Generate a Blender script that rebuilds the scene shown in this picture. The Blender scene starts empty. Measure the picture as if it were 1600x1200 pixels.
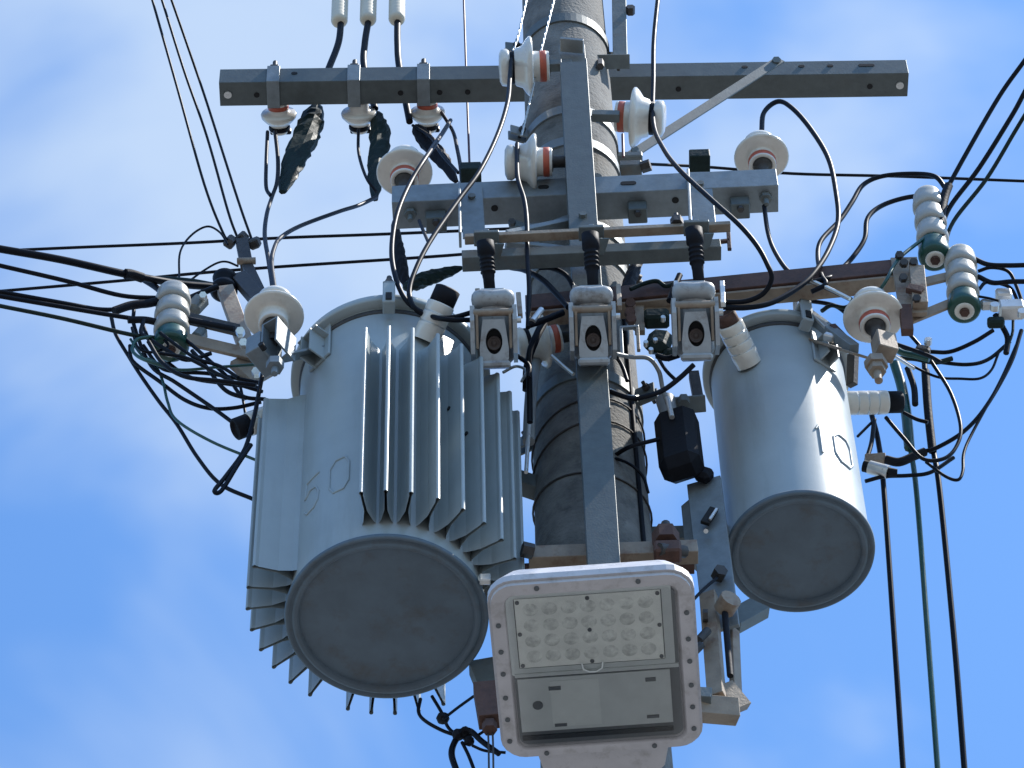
import bpy, math, random
from mathutils import Vector, Matrix

random.seed(7)
SC = bpy.context.scene
COL = SC.collection
V = Vector
R = math.radians

# ------------------------------------------------------------------ camera
FPX, W0, H0 = 6000.0, 1600.0, 1200.0
ELEV, ROLL = R(56.0), R(1.7)
CAM_Y, CAM_Z = -6.5, 1.6
fwd = V((0, math.cos(ELEV), math.sin(ELEV)))
rt0 = V((1, 0, 0))
up0 = V((0, -math.sin(ELEV), math.cos(ELEV)))
rt = rt0 * math.cos(ROLL) - up0 * math.sin(ROLL)
upv = up0 * math.cos(ROLL) + rt0 * math.sin(ROLL)
def ray(px, py):
    return fwd * FPX + rt * (px - W0 / 2) - upv * (py - H0 / 2)
_d = ray(925, 800)
CAM = V((-_d.x * (-CAM_Y) / _d.y, CAM_Y, CAM_Z))
cam_data = bpy.data.cameras.new('camera')
cam_data.sensor_width = 36.0
cam_data.lens = FPX / W0 * 36.0
cam_data.clip_end = 6000
cam = bpy.data.objects.new('camera', cam_data)
COL.objects.link(cam)
m = Matrix((rt, upv, -fwd)).transposed().to_4x4()
m.translation = CAM
cam.matrix_world = m
SC.camera = cam

# ------------------------------------------------------------------ sky, sun, exposure
SUN_AZ, SUN_EL = R(94.0), R(60.0)          # azimuth clockwise from +Y
world = bpy.data.worlds.new('World')
SC.world = world
world.use_nodes = True
nt = world.node_tree
nt.nodes.clear()
def wn(t, **k):
    n = nt.nodes.new(t)
    for a, b in k.items():
        setattr(n, a, b)
    return n
out = wn('ShaderNodeOutputWorld')
bg = wn('ShaderNodeBackground')
SKY_STRENGTH = 0.15
bg.inputs['Strength'].default_value = SKY_STRENGTH
sky = wn('ShaderNodeTexSky', sky_type='NISHITA')
sky.sun_disc = False
sky.sun_elevation = SUN_EL
sky.sun_rotation = SUN_AZ
sky.altitude = 100
sky.air_density = 1.0
sky.dust_density = 0.6
sky.ozone_density = 3.0
tc = wn('ShaderNodeTexCoord')
sep = wn('ShaderNodeSeparateXYZ')
nt.links.new(tc.outputs['Generated'], sep.inputs[0])
mx = wn('ShaderNodeMath', operation='MAXIMUM')
mx.inputs[1].default_value = 0.08
nt.links.new(sep.outputs['Z'], mx.inputs[0])
dx = wn('ShaderNodeMath', operation='DIVIDE'); dy = wn('ShaderNodeMath', operation='DIVIDE')
nt.links.new(sep.outputs['X'], dx.inputs[0]); nt.links.new(mx.outputs[0], dx.inputs[1])
nt.links.new(sep.outputs['Y'], dy.inputs[0]); nt.links.new(mx.outputs[0], dy.inputs[1])
cmb = wn('ShaderNodeCombineXYZ')
nt.links.new(dx.outputs[0], cmb.inputs['X']); nt.links.new(dy.outputs[0], cmb.inputs['Y'])
CLOUD_SEED = (-11.32, 18.62, -2.55)
mapn = wn('ShaderNodeMapping')
mapn.inputs['Location'].default_value = CLOUD_SEED
mapn.inputs['Rotation'].default_value = (0, 0, R(28))
mapn.inputs['Scale'].default_value = (1.0, 1.25, 1.0)
nt.links.new(cmb.outputs[0], mapn.inputs['Vector'])
n1 = wn('ShaderNodeTexNoise')
n1.inputs['Scale'].default_value = 3.0
n1.inputs['Detail'].default_value = 5.0
n1.inputs['Roughness'].default_value = 0.5
n1.inputs['Distortion'].default_value = 0.35
nt.links.new(mapn.outputs[0], n1.inputs['Vector'])
cr = wn('ShaderNodeMapRange', interpolation_type='SMOOTHSTEP')
cr.inputs['From Min'].default_value = 0.47
cr.inputs['From Max'].default_value = 0.66
cr.inputs['To Min'].default_value = 0.0
cr.inputs['To Max'].default_value = 0.72
nt.links.new(n1.outputs['Fac'], cr.inputs['Value'])
tint = wn('ShaderNodeMix', data_type='RGBA', blend_type='MULTIPLY')
tint.inputs['Factor'].default_value = 1.0
tint.inputs['B'].default_value = (0.68, 0.975, 1.19, 1)
nt.links.new(sky.outputs[0], tint.inputs['A'])
mixc = wn('ShaderNodeMix', data_type='RGBA')
mixc.inputs['B'].default_value = (2.85, 3.42, 4.1, 1)
nt.links.new(cr.outputs[0], mixc.inputs['Factor'])
nt.links.new(tint.outputs['Result'], mixc.inputs['A'])
nt.links.new(mixc.outputs['Result'], bg.inputs['Color'])
nt.links.new(bg.outputs[0], out.inputs['Surface'])

sun_data = bpy.data.lights.new('sun', 'SUN')
sun_data.energy = 4.8
sun_data.angle = R(0.53)
sun_data.color = (1.0, 0.96, 0.90)
sun = bpy.data.objects.new('sun', sun_data)
COL.objects.link(sun)
sdir = V((math.sin(SUN_AZ) * math.cos(SUN_EL), math.cos(SUN_AZ) * math.cos(SUN_EL), math.sin(SUN_EL)))
sun.rotation_euler = sdir.to_track_quat('Z', 'Y').to_euler()
sun.location = (20, 0, 30)
SC.view_settings.view_transform = 'Standard'
SC.view_settings.look = 'None'
SC.view_settings.gamma = 1.0
SC.view_settings.use_curve_mapping = False
SC.view_settings.exposure = 0.7

# ------------------------------------------------------------------ helpers
def at(px, py, Y):
    d = ray(px, py)
    return CAM + d * ((Y - CAM.y) / d.y)
def atz(px, py, z):
    d = ray(px, py)
    return CAM + d * ((z - CAM.z) / d.z)
def proj(p):
    q = p - CAM
    k = FPX / q.dot(fwd)
    return (W0 / 2 + q.dot(rt) * k, H0 / 2 - q.dot(upv) * k)
def frame(o, x, z):
    """matrix at o with local z = z and local x close to x"""
    z = V(z).normalized(); x = V(x); x = (x - z * x.dot(z)).normalized()
    y = z.cross(x)
    mm = Matrix((x, y, z)).transposed().to_4x4(); mm.translation = o
    return mm
def T(x, y=0, z=0):
    return Matrix.Translation(V((x, y, z)) if not isinstance(x, Vector) else x)
def RX(a): return Matrix.Rotation(R(a), 4, 'X')
def RY(a): return Matrix.Rotation(R(a), 4, 'Y')
def RZ(a): return Matrix.Rotation(R(a), 4, 'Z')

class MB:
    def __init__(s): s.v = []; s.f = []; s.sm = []
    def add(s, vs, fs, smooth=False):
        b = len(s.v); s.v += [V(p) for p in vs]
        for f in fs: s.f.append([b + i for i in f]); s.sm.append(smooth)
        return s
    def box(s, M, size, c=0.0):
        hx, hy, hz = [q / 2 for q in size]
        c = min(c, hx * .9, hy * .9, hz * .9)
        if c <= 0:
            vs = [M @ V((x * hx, y * hy, z * hz)) for x in (-1, 1) for y in (-1, 1) for z in (-1, 1)]
            return s.add(vs, [(0, 1, 3, 2), (4, 6, 7, 5), (0, 4, 5, 1), (2, 3, 7, 6), (0, 2, 6, 4), (1, 5, 7, 3)])
        vs = []; idx = {}
        for x in (-1, 1):
            for y in (-1, 1):
                for z in (-1, 1):
                    for a in range(3):
                        p = [x * (hx - c), y * (hy - c), z * (hz - c)]
                        p[a] = (x, y, z)[a] * (hx, hy, hz)[a]
                        idx[(x, y, z, a)] = len(vs); vs.append(M @ V(p))
        fs = []
        def quad(*k): fs.append([idx[q] for q in k])
        for sg in (-1, 1):
            quad((sg, -1, -1, 0), (sg, 1, -1, 0), (sg, 1, 1, 0), (sg, -1, 1, 0))
            quad((-1, sg, -1, 1), (1, sg, -1, 1), (1, sg, 1, 1), (-1, sg, 1, 1))
            quad((-1, -1, sg, 2), (1, -1, sg, 2), (1, 1, sg, 2), (-1, 1, sg, 2))
            for t in (-1, 1):
                quad((-1, sg, t, 1), (1, sg, t, 1), (1, sg, t, 2), (-1, sg, t, 2))
                quad((sg, -1, t, 0), (sg, 1, t, 0), (sg, 1, t, 2), (sg, -1, t, 2))
                quad((sg, t, -1, 0), (sg, t, 1, 0), (sg, t, 1, 1), (sg, t, -1, 1))
                for u in (-1, 1):
                    fs.append([idx[(sg, t, u, 0)], idx[(sg, t, u, 1)], idx[(sg, t, u, 2)]])
        return s.add(vs, fs)
    def bar(s, p0, p1, w, h, side=(0, -1, 0), c=0.0015):
        """box from p0 to p1; h along `side` direction, w across"""
        d = p1 - p0
        M = frame((p0 + p1) / 2, side, d)
        return s.box(M, (h, w, d.length), c)
    def ring(s, M, r, n, z=0.0, ry=None):
        ry = r if ry is None else ry
        return [M @ V((r * math.cos(2 * math.pi * i / n), ry * math.sin(2 * math.pi * i / n), z)) for i in range(n)]
    def lathe(s, M, prof, n=28, smooth=True):
        vs = []; fs = []
        rings = []
        for (r, z) in prof:
            if r < 1e-6:
                rings.append([len(vs)]); vs.append(M @ V((0, 0, z)))
            else:
                rings.append(list(range(len(vs), len(vs) + n))); vs += s.ring(M, r, n, z)
        for a, b in zip(rings, rings[1:]):
            if len(a) == 1 and len(b) == 1: continue
            for i in range(n):
                j = (i + 1) % n
                if len(a) == 1: fs.append((a[0], b[j], b[i]))
                elif len(b) == 1: fs.append((a[i], a[j], b[0]))
                else: fs.append((a[i], a[j], b[j], b[i]))
        return s.add(vs, fs, smooth)
    def cyl(s, p0, p1, r, n=12, r1=None, smooth=True):
        d = p1 - p0
        M = frame(p0, (1, 0.01, 0.02) if abs(d.normalized().x) < .9 else (0, 0.1, 1), d)
        L = d.length; r1 = r if r1 is None else r1
        s.lathe(M, [(r, 0), (r1, L)], n, smooth)
        s.add(s.ring(M, r, n, 0), [list(range(n))[::-1]]); s.add(s.ring(M, r1, n, L), [list(range(n))])
        return s
    def hexa(s, p0, p1, r): return s.cyl(p0, p1, r, 6, None, False)
    def tube(s, pts, r, n=8, rfun=None):
        L = len(pts); vs = []; fs = []
        t0 = (pts[1] - pts[0]).normalized()
        x = t0.orthogonal().normalized()
        for i, p in enumerate(pts):
            t = (pts[min(i + 1, L - 1)] - pts[max(i - 1, 0)]).normalized()
            x = (x - t * x.dot(t)).normalized(); y = t.cross(x)
            rr = r if rfun is None else rfun(i / (L - 1))
            vs += [p + (x * math.cos(2 * math.pi * k / n) + y * math.sin(2 * math.pi * k / n)) * rr for k in range(n)]
        for i in range(L - 1):
            for k in range(n):
                j = (k + 1) % n
                fs.append((i * n + k, i * n + j, (i + 1) * n + j, (i + 1) * n + k))
        s.add(vs, fs, True)
        s.add([vs[k] for k in range(n)], [list(range(n))[::-1]])
        return s.add([vs[(L - 1) * n + k] for k in range(n)], [list(range(n))])
    def prism(s, M, poly, z0, z1, poly1=None):
        n = len(poly); poly1 = poly1 or poly
        vs = [M @ V((x, y, z0)) for x, y in poly] + [M @ V((x, y, z1)) for x, y in poly1]
        fs = [list(range(n))[::-1], [n + i for i in range(n)]]
        fs += [(i, (i + 1) % n, n + (i + 1) % n, n + i) for i in range(n)]
        return s.add(vs, fs)
    def frame_ring(s, M, outer, inner, z0, z1):
        n = len(outer)
        vs = [M @ V((x, y, z)) for z in (z0, z1) for pl in (outer, inner) for x, y in pl]
        fs = []
        for i in range(n):
            j = (i + 1) % n
            o0, i0, o1, i1 = i, n + i, 2 * n + i, 3 * n + i
            p0, q0, p1, q1 = j, n + j, 2 * n + j, 3 * n + j
            fs += [(o0, i0, q0, p0), (o1, p1, q1, i1), (o0, p0, p1, o1), (i0, i1, q1, q0)]
        return s.add(vs, fs)
    def build(s, name, mat, parent=None):
        me = bpy.data.meshes.new(name)
        me.from_pydata([tuple(p) for p in s.v], [], s.f)
        me.polygons.foreach_set('use_smooth', s.sm)
        import bmesh
        bm = bmesh.new(); bm.from_mesh(me)
        bmesh.ops.recalc_face_normals(bm, faces=bm.faces)
        bm.to_mesh(me); bm.free()
        me.materials.append(MAT[mat] if isinstance(mat, str) else mat)
        o = bpy.data.objects.new(name, me)
        COL.objects.link(o)
        if parent is not None:
            o.parent = parent
            o.matrix_parent_inverse = parent.matrix_world.inverted() if False else Matrix.Translation(-parent.location)
        return o

def build_split(mb, name, mat_, parent=None):
    """one object for every separate piece"""
    par = {}
    def find(a):
        while par.setdefault(a, a) != a: a = par[a]
        return a
    key = [tuple(round(c, 5) for c in v) for v in mb.v]
    for f in mb.f:
        for i in f[1:]: par[find(key[i])] = find(key[f[0]])
    groups = {}
    for k, f in enumerate(mb.f): groups.setdefault(find(key[f[0]]), []).append(k)
    for ks in groups.values():
        m2 = MB(); idx = {}
        for k in ks:
            fs = []
            for i in mb.f[k]:
                if i not in idx: idx[i] = len(m2.v); m2.v.append(mb.v[i])
                fs.append(idx[i])
            m2.f.append(fs); m2.sm.append(mb.sm[k])
        o = m2.build(name, mat_, parent)
    return o
def tag(o, label, cat, group=None):
    o['label'] = label; o['category'] = cat
    if group: o['group'] = group
    return o
def thing(name, loc, label, cat, group=None):
    o = bpy.data.objects.new(name, None); o.empty_display_size = .05
    COL.objects.link(o); o.location = V(loc)
    return tag(o, label, cat, group)

# ------------------------------------------------------------------ materials
MAT = {}
def mat(name, col, rough=.5, metal=0.0, var=.12, vscale=9.0, bump=0.0, bscale=120.0, stain=None, stain_amt=.0, stain_scale=6.0, spec=.5, coat=0.0, trans=0.0, streak=False):
    M = bpy.data.materials.new(name); M.use_nodes = True
    t = M.node_tree; b = t.nodes['Principled BSDF']
    b.inputs['Roughness'].default_value = rough; b.inputs['Metallic'].default_value = metal
    b.inputs['Specular IOR Level'].default_value = spec
    b.inputs['Coat Weight'].default_value = coat
    if trans: b.inputs['Transmission Weight'].default_value = trans
    co = t.nodes.new('ShaderNodeTexCoord')
    n = t.nodes.new('ShaderNodeTexNoise'); n.inputs['Scale'].default_value = vscale; n.inputs['Detail'].default_value = 6; n.inputs['Roughness'].default_value = .62
    t.links.new(co.outputs['Object'], n.inputs['Vector'])
    r = t.nodes.new('ShaderNodeMapRange'); r.inputs['From Min'].default_value = .3; r.inputs['From Max'].default_value = .7
    r.inputs['To Min'].default_value = 1 - var; r.inputs['To Max'].default_value = 1 + var
    t.links.new(n.outputs['Fac'], r.inputs['Value'])
    mul = t.nodes.new('ShaderNodeMix'); mul.data_type = 'RGBA'; mul.blend_type = 'MULTIPLY'
    mul.inputs['Factor'].default_value = 1; mul.inputs['A'].default_value = (*col, 1)
    t.links.new(r.outputs[0], mul.inputs['B'])
    last = mul.outputs['Result']
    if stain:
        n2 = t.nodes.new('ShaderNodeTexNoise'); n2.inputs['Scale'].default_value = stain_scale; n2.inputs['Detail'].default_value = 8; n2.inputs['Roughness'].default_value = .7
        src = co.outputs['Object']
        if streak:
            mp = t.nodes.new('ShaderNodeMapping'); mp.inputs['Scale'].default_value = (1, 1, .12)
            t.links.new(src, mp.inputs['Vector']); src = mp.outputs[0]
        t.links.new(src, n2.inputs['Vector'])
        r2 = t.nodes.new('ShaderNodeMapRange'); r2.inputs['From Min'].default_value = .52; r2.inputs['From Max'].default_value = .68
        r2.inputs['To Min'].default_value = 0; r2.inputs['To Max'].default_value = stain_amt
        t.links.new(n2.outputs['Fac'], r2.inputs['Value'])
        m2 = t.nodes.new('ShaderNodeMix'); m2.data_type = 'RGBA'
        t.links.new(r2.outputs[0], m2.inputs['Factor']); t.links.new(last, m2.inputs['A']); m2.inputs['B'].default_value = (*stain, 1)
        last = m2.outputs['Result']
    t.links.new(last, b.inputs['Base Color'])
    rr = t.nodes.new('ShaderNodeMapRange'); rr.inputs['To Min'].default_value = max(.02, rough - .1); rr.inputs['To Max'].default_value = min(1, rough + .1)
    t.links.new(n.outputs['Fac'], rr.inputs['Value']); t.links.new(rr.outputs[0], b.inputs['Roughness'])
    if bump:
        n3 = t.nodes.new('ShaderNodeTexNoise'); n3.inputs['Scale'].default_value = bscale; n3.inputs['Detail'].default_value = 4
        t.links.new(co.outputs['Object'], n3.inputs['Vector'])
        bp = t.nodes.new('ShaderNodeBump'); bp.inputs['Strength'].default_value = bump; bp.inputs['Distance'].default_value = .004
        t.links.new(n3.outputs['Fac'], bp.inputs['Height']); t.links.new(bp.outputs[0], b.inputs['Normal'])
    MAT[name] = M
    return M
mat('tank_paint', (.32, .365, .37), .38, 0, .07, 6, .06, 260, (.22, .24, .225), .45, 7, streak=True)
mat('tank_paint_small', (.325, .37, .385), .42, 0, .07, 6, .06, 260, (.23, .25, .235), .42, 8, streak=True)
mat('galvanised', (.20, .23, .245), .5, .25, .16, 26, .12, 160, (.15, .15, .14), .45, 9)
mat('galvanised_light', (.36, .40, .42), .48, .25, .14, 26, .12, 160, (.22, .22, .20), .4, 9)
mat('galvanised_dark', (.092, .108, .108), .55, .15, .16, 26, .12, 160, (.08, .085, .08), .5, 9)
mat('tank_bottom_shaded', (.092, .128, .16), .6, 0, .16, 9, .10, 160, (.075, .07, .06), .55, 11)  # tank paint darkened to carry the underside's shade, plus random dirt blotches
mat('galvanised_dull', (.13, .15, .15), .6, .2, .2, 20, .15, 160, (.16, .12, .08), .55, 8)
mat('porcelain', (.66, .63, .565), .2, 0, .07, 14, 0, 100, (.44, .40, .33), .4, 16, coat=.3)
mat('porcelain_grey', (.33, .345, .35), .38, 0, .14, 14, .03, 100, (.13, .10, .08), .75, 18)
mat('porcelain_old', (.36, .35, .315), .3, 0, .08, 20, .03, 100, (.38, .36, .32), .5, 18)
mat('cream_sleeve', (.60, .55, .44), .5, 0, .06, 20)
mat('red_band', (.42, .085, .045), .45, 0, .15, 40)
mat('black_rubber', (.006, .007, .011), .46, 0, .2, 30, spec=.12)
mat('black_matte', (.010, .011, .015), .65, 0, .25, 30, .2, 90, spec=.14)
mat('green_rubber', (.010, .060, .045), .32, 0, .2, 30)
mat('green_dark', (.009, .020, .018), .6, 0, .3, 40, .5, 60, spec=.2)
mat('rusty', (.088, .045, .034), .75, .1, .35, 22, .3, 120, (.055, .032, .026), .6, 14)
mat('rust_light', (.28, .225, .17), .65, .15, .2, 18, .25, 120, (.16, .075, .04), .75, 13)
mat('dark_steel', (.055, .05, .047), .55, .4, .3, 40, .2, 120)
mat('concrete', (.15, .146, .135), .92, 0, .34, 12, 1.0, 90, (.06, .06, .058), .7, 14)
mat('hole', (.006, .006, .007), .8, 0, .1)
mat('aluminium', (.62, .62, .60), .3, .6, .08, 40)
mat('lamp_housing', (.52, .50, .505), .45, 0, .08, 14, .08, 220, (.28, .26, .24), .6, 22)
mat('lamp_inner', (.62, .66, .64), .5, 0, .06, 20)
mat('led_board', (.93, .95, .88), .45, 0, .08, 30)
mat('lamp_plate', (.70, .74, .71), .5, 0, .08, 20)
mat('led_lens', (.80, .82, .76), .22, 0, .30, 60)
mat('lamp_dark', (.10, .11, .115), .5, 0, .1)
mat('strand', (.50, .52, .50), .35, .6, .1, 60)
mat('wire_red', (.11, .05, .065), .5, 0, .1)
mat('cover_grey', (.24, .26, .27), .5, 0, .1, 20)
mat('ground', (.13, .128, .122), .9, 0, .2, .8, .3, 40, (.08, .08, .08), .7, .35)
mat('fuse', (.06, .042, .036), .5, 0, .3, 40)
gl = mat('lamp_glass', (.9, .93, .93), .04, 0, .01)
_b = gl.node_tree.nodes['Principled BSDF']; _b.inputs['Transmission Weight'].default_value = 1.0; _b.inputs['IOR'].default_value = 1.05
# lamp glass: clear pane
_t = gl.node_tree; _t.nodes.clear()
_o = _t.nodes.new('ShaderNodeOutputMaterial'); _m = _t.nodes.new('ShaderNodeMixShader'); _a = _t.nodes.new('ShaderNodeBsdfTransparent'); _g = _t.nodes.new('ShaderNodeBsdfGlossy'); _f = _t.nodes.new('ShaderNodeFresnel')
_a.inputs[0].default_value = (1, 1, 1, 1); _g.inputs['Roughness'].default_value = .08; _f.inputs[0].default_value = 1.4
_t.links.new(_f.outputs[0], _m.inputs[0]); _t.links.new(_a.outputs[0], _m.inputs[1]); _t.links.new(_g.outputs[0], _m.inputs[2]); _t.links.new(_m.outputs[0], _o.inputs[0])

# ================================================================== SETTING
g = MB(); S = 2500
g.add([(-S, -S, 0), (S, -S, 0), (S, S, 0), (-S, S, 0)], [(0, 1, 2, 3)])
go = g.build('ground', 'ground'); go['kind'] = 'structure'; go['label'] = 'grey paved ground below the pole'

# ================================================================== POLE
Z_REF = at(925, 800, 0).z
def pole_r(z): return .166 - (z - Z_REF) * .0075
def zrow(py, Y=-.15, px=None):
    """height of a point on the pole's front that shows at image row py"""
    return at(900, py, Y).z
POLE_TOP = 15.2
pole = thing('utility_pole', (0, 0, 0), 'thick round grey concrete utility pole rising between the two transformers', 'pole')
pb = MB(); N = 48
pb.lathe(Matrix.Identity(4), [(pole_r(z), z) for z in [0 + i * POLE_TOP / 40 for i in range(41)]] + [(0, POLE_TOP)], N)
pb.build('shaft', 'concrete', pole)

def band(py, h=.045, mat_='galvanised_dull', lug=(-1, 1), label=None, ang=0, thick=.006):
    z = zrow(py); r = pole_r(z) + .001
    t = thing('pole_band', (0, 0, z), label, 'band', 'steel bands clamped round the pole')
    b = MB(); b.lathe(T(0, 0, z), [(r, -h / 2), (r + thick, -h / 2), (r + thick, h / 2), (r, h / 2)], 48, False); b.build('hoop', mat_, t)
    for sgn in lug:
        Ml = RZ(ang) @ T(sgn * (r + .035), 0, z)
        l = MB(); l.box(Ml @ T(0, -.012, 0), (.06, .007, h), .001); l.box(Ml @ T(0, .012, 0), (.06, .007, h), .001); l.build('lug', mat_, t)
        q = MB(); a = Ml @ V((.008, -.045, 0)); c = Ml @ V((.008, .04, 0)); q.cyl(a, c, .006, 8); q.hexa(Ml @ V((.008, -.03, 0)), Ml @ V((.008, -.017, 0)), .012); q.build('bolt', 'dark_steel', t)
    return t
band(26, .055, 'galvanised_dark', (-1, 1), 'wide steel band round the pole near the top edge of the picture', 8)
band(172, .05, 'galvanised', (-1, 1), 'steel band round the pole just below the long upper crossarm', 20)
band(222, .05, 'galvanised', (-1,), 'steel band round the pole just above the short crossarm', -15)
band(352, .05, 'galvanised', (-1, 1), 'steel band round the pole just below the short crossarm', 25)
band(392, .05, 'galvanised_dull', (1,), 'steel band round the pole behind the fuse cutout bars', 35)
band(590, .05, 'galvanised_dull', (-1, 1), 'steel band round the pole below the middle fuse cutout', -25)
for py, lab in ((640, 'upper of the thin tie wires wrapped round the pole shaft'), (676, 'middle one of the thin tie wires wrapped round the pole shaft'), (742, 'lowest of the thin tie wires wrapped round the pole shaft')):
    z = zrow(py); r = pole_r(z) + .004; w = MB()
    tl = .05 * (1 if py < 700 else -.6)
    w.tube([V((r * math.cos(a), r * math.sin(a), z + tl * math.sin(a + 2.2))) for a in [i * math.tau / 40 for i in range(41)]], .0032, 6)
    tag(w.build('tie_wire', 'dark_steel'), lab, 'wire', 'tie wires round the pole')

# top bracket plate right of the pole at the picture's upper edge
tb = thing('pole_top_bracket', at(965, 60, .0), 'upright grey steel angle bracket clamped right of the pole top', 'bracket')
b = MB(); b.bar(at(966, -60, -.02), at(969, 97, -.02), .05, .045, (0, -1, 0)); b.build('upright', 'galvanised_dull', tb)
b = MB(); b.bar(at(925, 97, -.08), at(984, 96, -.08), .05, .012, (0, -.5, -1)); b.build('foot_plate', 'galvanised_dull', tb)
b = MB(); b.hexa(at(985, 10, -.06), at(985, 22, -.03), .016); b.hexa(at(938, 104, -.12), at(938, 96, -.10), .013); build_split(b, 'bolt', 'dark_steel', tb)

# ================================================================== LONG UPPER CROSSARM
def arm_between(pA, pB, Yf, size, wall=None):
    """square tube whose front-bottom edge passes through image points pA, pB; front face at Y = Yf at pA"""
    A = at(*pA, Yf); d = ray(*pB); B = CAM + d * ((A.z - CAM.z) / d.z)
    ax = (B - A).normalized(); bk = V((0, 0, 1)).cross(ax)
    return A, B, ax, bk
UA, UB, uax, ubk = arm_between((342, 129), (1420, 114), .19, .096)
def square_tube(t, A, B, ax, bk, s, mat_):
    off = bk * (s / 2) + V((0, 0, s / 2)); wl = .004
    L = (B - A).length; C = (A + B) / 2 + off
    M = frame(C, ax, (0, 0, 1))
    b = MB()
    b.box(M @ T(0, -(s - wl) / 2, 0), (L, wl, s), .0012); b.box(M @ T(0, (s - wl) / 2, 0), (L, wl, s), .0012)
    b.box(M @ T(0, 0, -(s - wl) / 2 - .0006), (L, s - .003, wl), .0006); b.box(M @ T(0, 0, (s - wl) / 2 + .0006), (L, s - .003, wl), .0006)
    return b.build('tube', mat_, t), M
def slot(M, u, w, face, s, lenx=0.0, r=.008, mat_='hole', t=None, name='bolt_hole'):
    """dark round or oblong hole on the front or bottom face"""
    if face == 'front': Mh = M @ T(u, -s / 2 - .0016, w) @ RX(90)
    else: Mh = M @ T(u, w, -s / 2 - .0022) @ RX(180)
    n = 10; poly = []
    for i in range(n + 1): a = -math.pi / 2 + math.pi * i / n; poly.append((lenx / 2 + r * math.cos(a), r * math.sin(a)))
    for i in range(n + 1): a = math.pi / 2 + math.pi * i / n; poly.append((-lenx / 2 + r * math.cos(a), r * math.sin(a)))
    b = MB(); b.prism(Mh, poly, -.002, .0008); return b.build(name, mat_, t)
ua = thing('long_crossarm', (UA + UB) / 2, 'long grey galvanised square crossarm behind the pole top', 'crossarm')
_, UM = square_tube(ua, UA, UB, uax, ubk, .096, 'galvanised_dark')
UL = (UB - UA).length
def uu(px): return (px - 342) / (1420 - 342) * UL - UL / 2
for px in (400, 625, 686, 730, 1060, 1360): slot(UM, uu(px), 0.004, 'bottom', .096, 0, .010, t=ua)
for px in (459, 800, 1165, 1254, 1299): slot(UM, uu(px), 0.010, 'front', .096, .006, .008, t=ua)
slot(UM, uu(1356), .010, 'front', .096, .042, .008, t=ua)
for px in (355, 1407):
    p = UM @ V((uu(px), .0, -.049)); b = MB(); b.cyl(p, p - V((0, 0, .006)), .014, 14); b.build('end_hole_light', 'aluminium', ua)  # pale disc painted in for sky light showing through the end hole
# brace
br = thing('crossarm_brace', at(1100, 170, .1), 'flat grey diagonal brace from the long crossarm down to the pole', 'brace')
b = MB(); b.bar(at(1219, 93, .165), at(985, 243, .05), .038, .006, (0, -1, -.3)); b.build('flat_bar', 'galvanised_dark', br)
b = MB(); p = at(1213, 98, .165); b.hexa(p, p + V((0, -.016, -.004)), .016); p = at(992, 238, .045); b.hexa(p, p + V((0, -.016, -.004)), .014); build_split(b, 'bolt', 'galvanised_dull', br)
bl = thing('brace_clamp', at(985, 262, .02), 'dark clamp block joining the diagonal brace to the pole', 'clamp')
b = MB(); b.box(T(at(978, 250, .03)), (.11, .05, .03), .004); b.box(T(at(985, 264, -.02)), (.075, .05, .035), .004); build_split(b, 'block', 'galvanised_dull', bl)
b = MB(); p = at(1002, 262, -.03); b.hexa(p, p + V((.03, -.01, 0)), .02); build_split(b, 'bolt', 'dark_steel', bl)

# ================================================================== SHORT CROSSARM
MA, MBp, max_, mbk = arm_between((612, 316), (1216, 289), -.25, .10)
ma = thing('short_crossarm', (MA + MBp) / 2, 'short thick grey square crossarm behind the upright channel', 'crossarm')
_, MM = square_tube(ma, MA, MBp, max_, mbk, .10, 'galvanised')
ML = (MBp - MA).length
def mu(px): return (px - 612) / (1216 - 612) * ML - ML / 2
for px, l in ((850, .014), (983, .03)): slot(MM, mu(px), .0, 'front', .10, l, .010, t=ma)
for px in (772, 1055): slot(MM, mu(px), -.012, 'bottom', .10, 0, .011, t=ma)
for px, w in ((680, .065), (995, .06), (1155, .06)):
    b = MB(); b.box(MM @ T(mu(px), .01, -.05 - .028), (w, .055, .05), .003); b.build('underside_block', 'galvanised_dark', ma)
    p = MM @ V((mu(px), -.005, -.105)); b = MB(); b.hexa(p, p - V((0, 0, .012)), .011); build_split(b, 'bolt', 'dark_steel', ma)
for px in (640, 1196):
    p = MM @ V((mu(px), -.012, -.052)); b = MB(); b.hexa(p, p - V((0, 0, .02)), .02); b.cyl(p, p - V((0, 0, .05)), .008, 8); b.build('pin_nut', 'galvanised_dull', ma)

# ================================================================== UPRIGHT CHANNEL IN FRONT OF POLE
ch = thing('upright_channel', at(942, 850, -.30), 'tall grey steel channel standing upright in front of the pole', 'channel')
chx = at(942, 850, -.345).x; zb, zt = at(942, 885, -.345).z, at(908, 70, -.262).z
zf = at(908, 96, -.345).z
wch = .088
b = MB()
b.box(T(chx, -.343, (zb + zf) / 2), (wch, .005, zf - zb), .0012)
b.box(T(chx, -.262, (zb + zt) / 2), (wch, .005, zt - zb), .0012)
for sg in (-1, 1): b.box(T(chx + sg * (wch / 2 - .0026), -.3025, (zb + zf + .03) / 2), (.005, .0756, zf + .03 - zb), .001)
b.build('web', 'galvanised_dark', ch)
b = MB(); b.box(T(chx, -.30, zt - .07) @ RY(14), (.078, .05, .012), .001); b.build('inner_strap', 'galvanised', ch)
for py in (338, 470, 700):
    z = at(925, py, -.345).z; b = MB(); p = V((chx, -.346, z)); b.hexa(p, p + V((0, -.012, 0)), .013); 
    if py == 338: build_split(b, 'bolt', 'galvanised_dull', ch)

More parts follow.
